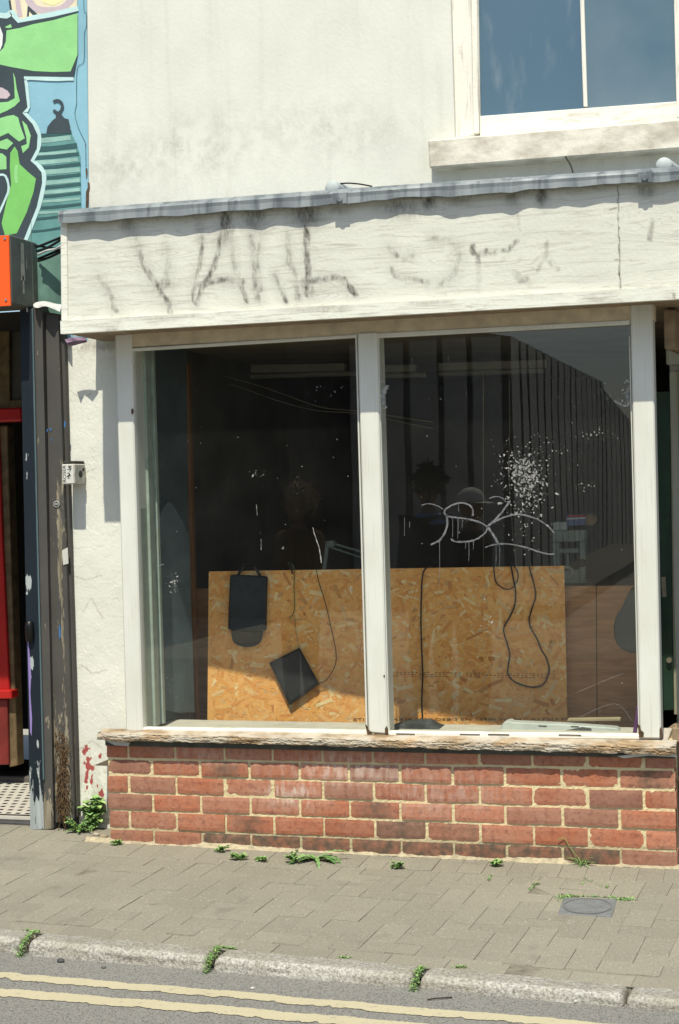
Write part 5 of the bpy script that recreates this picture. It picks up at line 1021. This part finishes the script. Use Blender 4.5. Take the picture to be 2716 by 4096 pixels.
b = MB(); q = gpp(1345, 1995); b.tube([q, at(1330, 1975, -.02), at(1312, 1950, -.012), at(1303, 1935, -.01), at(1288, 1940, -.012)], .0018, 5); o = b.build('grass_stalk', plain('dry_grass_stalk', (.2, .26, .08), .7, bump=0), None, 0, True); tag(o, 'long bent grass stalk lying up the brick face above the grass sprig', 'stalk')
g2 = 'moss in the kerb joints'
def kj(i, f): s = KJ[i]; P = A+kd*s; z = PZ(P.x, P.y); return P+kn*(-.01-.115*min(1, f*1.2))+Vector((0, 0, z-P.z+.004-(.075*max(0, f-.45)/.55)))
for i, lab in ((0, 'moss filling the leftmost kerb joint'), (1, 'moss filling the kerb joint left of centre'), (2, 'moss filling the kerb joint right of centre')):
    moss(lab, [kj(i, f) for f in (0, .3, .6, .8, 1, 1)], 420, .0075, .004, 20+i, g2)
moss('moss tuft along the back of the kerb left of centre', [gpp(495, 2188), gpp(545, 2193)], 130, .004, .003, 30)
moss('tiny moss tuft behind the kerb by the right kerb joint', [gpp(1050, 2235), gpp(1078, 2236)], 60, .004, .003, 31)
moss('small moss tuft behind the kerb near the picture centre', [gpp(783, 2212), gpp(808, 2214)], 50, .004, .003, 32)
moss('moss along the back of the leftmost kerb stone', [gpp(50, 2150), gpp(95, 2153)], 60, .004, .002, 33)
moss('moss at the left corner of the inspection cover', [gpp(1290, 2072), gpp(1320, 2070), gpp(1295, 2082)], 130, .009, .003, 34)
moss('moss at the right corner of the inspection cover', [gpp(1425, 2078), gpp(1462, 2078)], 140, .009, .003, 35)
moss('moss line along the top edge of the inspection cover', [gpp(1320, 2070), gpp(1425, 2074)], 120, .003, .002, 36)
moss('moss in the paving joint between cover and wall', [gpp(1345, 2050), gpp(1352, 2030), gpp(1400, 2052), gpp(1405, 2046)], 60, .004, .002, 37)
moss('moss spot in a paving joint below the lime green tuft', [gpp(1128, 2036), gpp(1134, 2022)], 40, .003, .002, 38); moss('moss spot in the paving left of the inspection cover', [gpp(1230, 2045), gpp(1245, 2040), gpp(1222, 2056)], 50, .004, .002, 39)
# dead creeper on the pilaster foot
b = MB(); R = random.Random(4)
for k in range(110):
    x, y = R.uniform(128, 150), R.uniform(1700, 1885); t = (y-1700)/185; x += 8*t; P = []
    for j in range(5): P.append(at(x, y, .187-.012*R.random()-.03*t*R.random())); x += R.uniform(-9, 9); y += R.uniform(-14, 22); x = min(max(x, 126+8*t), 158+8*t)
    b.tube(P, R.uniform(.0009, .002), 4, sm=3)
o = b.build('dead_creeper', plain('dry_brown_creeper', (.13, .08, .04), .9, bump=0), None, 0, True); tag(o, 'tangle of dry brown creeper roots clinging to the pilaster foot', 'creeper')
# litter
b = MB(); q = gp(1010+140, 2290, RZ+.003); a, c = gp(735+400, 2302, RZ+.004), gp(1185, 2299, RZ+.004); b.tube([gp(987, 2308, RZ+.004), gp(1012, 2305, RZ+.006), gp(1044, 2303, RZ+.004)], .0022, 5); o = b.build('twig', plain('dark_twig', (.04, .03, .02), .9, bump=0)); tag(o, 'thin dark twig lying on the road by the right kerb joint', 'twig')
b = MB(); b.tube([gp(1326, 2313, RZ+.006), gp(1341, 2309, RZ+.006)], .004, 8, sm=1); o = b.build('cigarette_end', plain('white_paper_end', (.6, .58, .52), .8, bump=0)); tag(o, 'white cigarette end lying in the gutter at right', 'cigarette end')
def pebble(label, p, r, mat, seed):
    R = random.Random(seed); bm = bmesh.new(); bmesh.ops.create_icosphere(bm, subdivisions=2, radius=r)
    for v in bm.verts: v.co = Vector((v.co.x*1.3, v.co.y, v.co.z*.7))*R.uniform(.88, 1.12)+p+Vector((0, 0, r*.5))
    me = bpy.data.meshes.new('pebble'); bm.to_mesh(me); bm.free(); o = link('pebble', me, mat, None, True); return tag(o, label, 'pebble')
pebble('dark round pebble in the gutter near the left kerb joint', gp(140, 2222, RZ), .011, plain('dark_flint', (.07, .07, .07), .6), 1)
pebble('smaller dark pebble on the road right of the round one', gp(239, 2236, RZ), .007, plain('grey_flint', (.12, .12, .11), .7), 2)
pebble('white pebble on the road left of the second kerb joint', gp(583, 2284, RZ), .006, plain('white_flint', (.5, .48, .43), .7), 3)
pebble('brown flat stone at the left corner of the brick base', Vector((at(240, 1938, .06).x, .06, PZ(0, .06))), .016, plain('brown_stone', (.3, .24, .16), .9), 4)
pebble('buff flat stone on the paving by the black pilaster', Vector((at(222, 1915, .1).x, .1, PZ(0, .1))), .012, plain('buff_stone', (.4, .35, .26), .9), 5)

# ------------------------------------------------------------------ across the street (seen mirrored in the glass)
M_CORR = Mat('weathered_cladding', (.5, .47, .4), .8); M_CORR.col(M_CORR.mix(M_CORR.noise(2, sc=(1, 1, .2), detail=5), (.86, .82, .72), (.66, .63, .55)))
wh = thing('warehouse', 'long low ribbed shed across the street, mirrored in the right pane', 'building', (-2.5, -26, -.1))
HX, HY, HH = -1.35, -19.0, 4.2
b = MB()
def ribs(b, p, q, h0, h1, step, out):
    p, q = Vector(p), Vector(q); L = (q-p).length; d = (q-p)/L; o = Vector(out); n = max(1, round(L/step))
    for i in range(n):
        w0 = step*R_.uniform(.06, .36); ss = [i*step, i*step+w0*.5, i*step+w0*.5, i*step+step-w0*.5, i*step+step-w0*.5, (i+1)*step]; dd = (0, 0, .12, .12, 0, 0)
        vs = []
        for s_, e in zip(ss, dd): h = h0+(h1-h0)*s_/L; vs += [p+d*s_+o*e+Vector((0, 0, -.1)), p+d*s_+o*e+Vector((0, 0, h))]
        for j in range(5): b.add(vs[2*j:2*j+4], [(0, 1, 3, 2)], 0 if j == 2 else 1)
R_ = random.Random(8); M_GAP = plain('dark_cladding_gap', (.2, .19, .17), .9)
ribs(b, (HX-2.6, HY, 0), (HX, HY, 0), 4.15, 4.2, .52, (0, 1, 0)); ribs(b, (HX, HY, 0), (HX, HY-15, 0), 4.2, 4.3, 1.0, (1, 0, 0)); ribs(b, (HX, HY-15, 0), (HX, HY-34, 0), 4.1, 2.9, 1.3, (1, 0, 0)); b.build('cladding', [M_CORR, M_GAP], wh)
b = MB(); b.prism([Vector((HX-2.6, HY+.1, 4.12)), Vector((HX+.12, HY+.1, 4.18)), Vector((HX-1.3, HY+.1, 4.5))], (0, -15, 0)); b.box((HX-2.6, HY-15, -.1), (HX-.1, HY-14.9, 4.1)); b.build('roof', plain('slate_roof', (.08, .08, .085), .7), wh)
sw = MB(); sw.box((HX+.1, HY-16, -.1), (HX+1.4, HY+4, .12)); struct(sw.build('far_pavement', M_PAVE))
bt = thing('sky_blocking_terrace', 'dark terrace added left of the ribbed shed to keep sky out of the left pane', 'building', (-12, -16, -.1))  # unseen block added so the left pane mirrors no sky
b = MB(); b.box((-24, -22, -.1), (HX-2.62, -15.5, 7.5)); b.build('wall', plain('added_block_brick', (.05, .04, .035), .9), bt)
for i in range(5):
    for z in (.9, 4.2): q = MB(); q.box((-23+i*3.6, -15.55, z), (-21.6+i*3.6, -15.46, z+1.9)); q.build('window', plain('added_block_window', (.03, .035, .04), .2), bt)
rt = thing('far_house', 'pale house beyond the end of the ribbed shed', 'building', (-3.7, -58, -.1)); b = MB(); b.box((-6, -62, -.1), (-1.4, -54, 3.3)); b.build('wall', plain('far_render', (.3, .27, .22), .9), rt)
b = MB(); b.prism([Vector((-6.2, -53.9, 3.3)), Vector((-1.2, -53.9, 3.3)), Vector((-3.7, -53.9, 4.8))], (0, -10, 0)); b.build('roof', plain('far_roof', (.1, .07, .06), .8), rt)
# ------------------------------------------------------------------ two people standing in the street, mirrored in the glass
def skinned(name, V, E, Rr, mat, parent, sub=2):
    me = bpy.data.meshes.new(name); me.from_pydata([tuple(v) for v in V], E, []); tmp = bpy.data.objects.new(name, me); COL.objects.link(tmp)
    md = tmp.modifiers.new('skin', 'SKIN'); md.use_smooth_shade = True
    for i, d in enumerate(me.skin_vertices[0].data): r = Rr[i]; d.radius = (r, r) if not isinstance(r, tuple) else r; d.use_root = (i == 0)
    s2 = tmp.modifiers.new('sub', 'SUBSURF'); s2.levels = s2.render_levels = sub; bpy.context.view_layer.update()
    m2 = bpy.data.meshes.new_from_object(tmp.evaluated_get(bpy.context.evaluated_depsgraph_get())); bpy.data.objects.remove(tmp); m2.materials.clear(); return link(name, m2, mat, parent, True)
M_SKIN = plain('skin', (.36, .2, .13), .6, var=.08, bump=0)
def person(label, loc, heading, H, shirt, trousers, hair, cap=None, collar=None, hcol=(.014, .009, .007)):
    L = Vector(loc); t = thing('person', label, 'person', loc); rz = Matrix.Rotation(heading, 4, 'Z'); k = H/1.75
    def W(x, y, z): return L+(rz @ Vector((x*k, y*k, z*k)))      # x right, y forward
    V = []; E = []; Rr = []
    def add(p, r, par): V.append(W(*p)); Rr.append(r*k if not isinstance(r, tuple) else tuple(q*k for q in r)); E.append((par, len(V)-1)) if par is not None else None; return len(V)-1
    pel = add((0, 0, .95), .095, None); wa = add((0, 0, 1.08), .088, pel); ch = add((0, .0, 1.3), .1, wa); nk = add((0, 0, 1.46), .065, ch); hd0 = add((0, .01, 1.54), .055, nk)
    for s in (-1, 1):
        sh = add((s*.17, 0, 1.41), .062, ch); el_ = add((s*.22, -.02, 1.13), .044, sh); wr = add((s*.2, .1, .9), .028, el_); hn = add((s*.195, .125, .84), (.036, .02), wr)
        for j in range(4): f1 = add((s*(.215-.016*j), .14+.004*j, .80), .0085, hn); add((s*(.21-.015*j), .15, .765+.004*abs(j-1)), .0075, f1)
        th = add((s*.165, .15, .83), .0095, hn); add((s*.16, .165, .8), .008, th)
        hp = add((s*.085, 0, .88), .085, pel); kn_ = add((s*.1, .02, .49), .057, hp); an = add((s*.105, -.01, .09), .038, kn_); add((s*.115, .13, .035), .034, an)
    body = skinned('body', V, E, Rr, M_SKIN, t)
    # clothing: a slightly larger skin of torso and sleeves, and of the legs
    V, E, Rr = [], [], []
    pel = add((0, 0, .82), .15, None); wa = add((0, 0, 1.06), .138, pel); ch = add((0, .0, 1.29), .148, wa); nk = add((0, 0, 1.46), .07, ch)
    for s in (-1, 1): sh = add((s*.175, 0, 1.4), .075, ch); el_ = add((s*.22, -.02, 1.16), .056, sh); add((s*.205, .07, .96), .042, el_)
    skinned('shirt', V, E, Rr, shirt, t); V, E, Rr = [], [], []; pel = add((0, 0, .9), .1, None)
    for s in (-1, 1): hp = add((s*.085, 0, .86), .095, pel); kn_ = add((s*.1, .02, .49), .068, hp); add((s*.105, -.01, .1), .052, kn_)
    skinned('trousers', V, E, Rr, trousers, t)
    for s in (-1, 1): V, E, Rr = [], [], []; an = add((s*.105, -.03, .05), .046, None); add((s*.113, .08, .04), .043, an); add((s*.116, .17, .032), .03, 1); skinned('shoe', V, E, Rr, M_BLACK, t)
    bm = bmesh.new(); bmesh.ops.create_uvsphere(bm, u_segments=28, v_segments=20, radius=1)
    for v in bm.verts:
        x, y, z = v.co; jaw = max(0, -z); q = Vector((x*.074*(1-.35*jaw), y*.095*(1-.12*jaw)+.012+.012*jaw*(y > 0), z*.118+.0))
        if y > .55:
            nz = math.exp(-(x/.16)**2-((z+.1)/.22)**2); q.y += .02*nz; q.y -= .008*(math.exp(-((abs(x)-.38)/.16)**2-((z-.08)/.12)**2)); q.y += .006*math.exp(-(x/.35)**2-((z+.48)/.08)**2)
        v.co = W(q.x, q.y, q.z+1.64)
    me = bpy.data.meshes.new('head'); bm.to_mesh(me); bm.free(); link('head', me, M_SKIN, t, True)
    for s in (-1, 1):
        b = MB(); b.tube([W(s*.074, .0, 1.665), W(s*.083, -.008, 1.65), W(s*.08, -.002, 1.625), W(s*.073, .004, 1.615)], .009*k, 8); b.build('ear', M_SKIN, t, smooth=True)
        bm = bmesh.new(); bmesh.ops.create_uvsphere(bm, u_segments=10, v_segments=8, radius=.0095*k, matrix=Matrix.Translation(W(s*.028, .094, 1.652))); me = bpy.data.meshes.new('eye'); bm.to_mesh(me); bm.free(); link('eye', me, plain('eye_dark', (.03, .02, .015), .2, bump=0), t, True)
    b = MB(); b.tube([W(-.024, .101, 1.585), W(0, .108, 1.584), W(.024, .101, 1.585)], .005*k, 6); b.build('mouth', plain('lips', (.3, .12, .1), .5, bump=0), t, smooth=True)
    R = random.Random(3); b = MB()
    if hair:
        for i in range(520):
            z = R.uniform(-.25, 1); a = R.uniform(0, 6.283); x, y = math.sqrt(1-z*z)*math.cos(a), math.sqrt(1-z*z)*math.sin(a)
            if y > .35 and z < .45: continue
            c = W(x*.095, y*.112-.012, z*.115+1.67); o1 = Vector((R.gauss(0, .016), R.gauss(0, .016), R.gauss(0, .016)))
            b.tube([c, c+o1+Vector((x, y, z))*.012, c+o1*1.6+Vector((0, 0, -.012)), c+o1*.6+Vector((x, y, z))*.02], .006, 4, sm=2)
        b.build('hair', plain('curly_hair', hcol, .7, bump=0), t)
    if cap:
        bm = bmesh.new(); bmesh.ops.create_uvsphere(bm, u_segments=24, v_segments=12, radius=1)
        bmesh.ops.delete(bm, geom=[v for v in bm.verts if v.co.z < -.05], context='VERTS')
        for v in bm.verts: v.co = W(v.co.x*.086, v.co.y*.108+.008, v.co.z*.1+1.675)
        me = bpy.data.meshes.new('cap'); bm.to_mesh(me); bm.free(); link('cap', me, cap, t, True)
        b = MB(); n = 12; vs = []
        for r_ in (0, 1):
            for i in range(n+1): a = math.pi*i/n; vs.append(W(.078*math.cos(a), .06+(.05+.085*r_)*math.sin(a), 1.672-.014*r_*math.sin(a)))
        vs += [v-Vector((0, 0, .006)) for v in vs]; m = n+1
        b.add(vs, [(i, i+1, m+i+1, m+i) for i in range(n)]+[(2*m+i+1, 2*m+i, 3*m+i, 3*m+i+1) for i in range(n)]+[(m+i, m+i+1, 3*m+i+1, 3*m+i) for i in range(n)]); b.build('cap_brim', cap, t)
        for i in range(160):
            a = R.uniform(2.6, 6.8)+.4; c = W(.078*math.cos(a), .095*math.sin(a)-.01, 1.64+R.uniform(-.05, .02)); b = b if False else b
    if collar:
        b = MB(); n = 16; vs = []
        for r_, z in ((.07, 1.47), (.1, 1.43), (.13, 1.40)):
            for i in range(n): a = 6.2832*i/n; vs.append(W(r_*math.cos(a)*1.1, r_*math.sin(a)*.9+.005, z-.02*max(0, math.sin(a))))
        b.add(vs, [(r_*n+i, r_*n+(i+1) % n, (r_+1)*n+(i+1) % n, (r_+1)*n+i) for r_ in (0, 1) for i in range(n)]); o = b.build('collar', collar, t, smooth=True)
        md = o.modifiers.new('s', 'SOLIDIFY'); md.thickness = .006
    return t
person('person with dark curly hair in a dark top with blue collar, mirrored in the glass', (.66, -3.75, RZ), 2.3, 1.70, plain('charcoal_shirt', (.02, .021, .025), .9), plain('dark_trousers', (.03, .03, .035), .9), True, None, plain('blue_collar', (.28, .42, .85), .8))
person('person in a pale cap and dark brown top beside the curly-haired person', (1.0, -3.42, RZ), -1.2, 1.58, plain('dark_brown_top', (.05, .028, .02), .9), plain('patterned_trousers', (.05, .05, .05), .9, var=.8, scale=30), False, plain('pale_cap', (.8, .78, .7), .8))

person('person with fair hair and a brown coat, leftmost of the three in the street', (-.2, -3.6, RZ), .5, 1.6, plain('brown_coat', (.2, .11, .045), .9), plain('dark_jeans', (.03, .035, .05), .9), True, None, None, (.42, .3, .15))
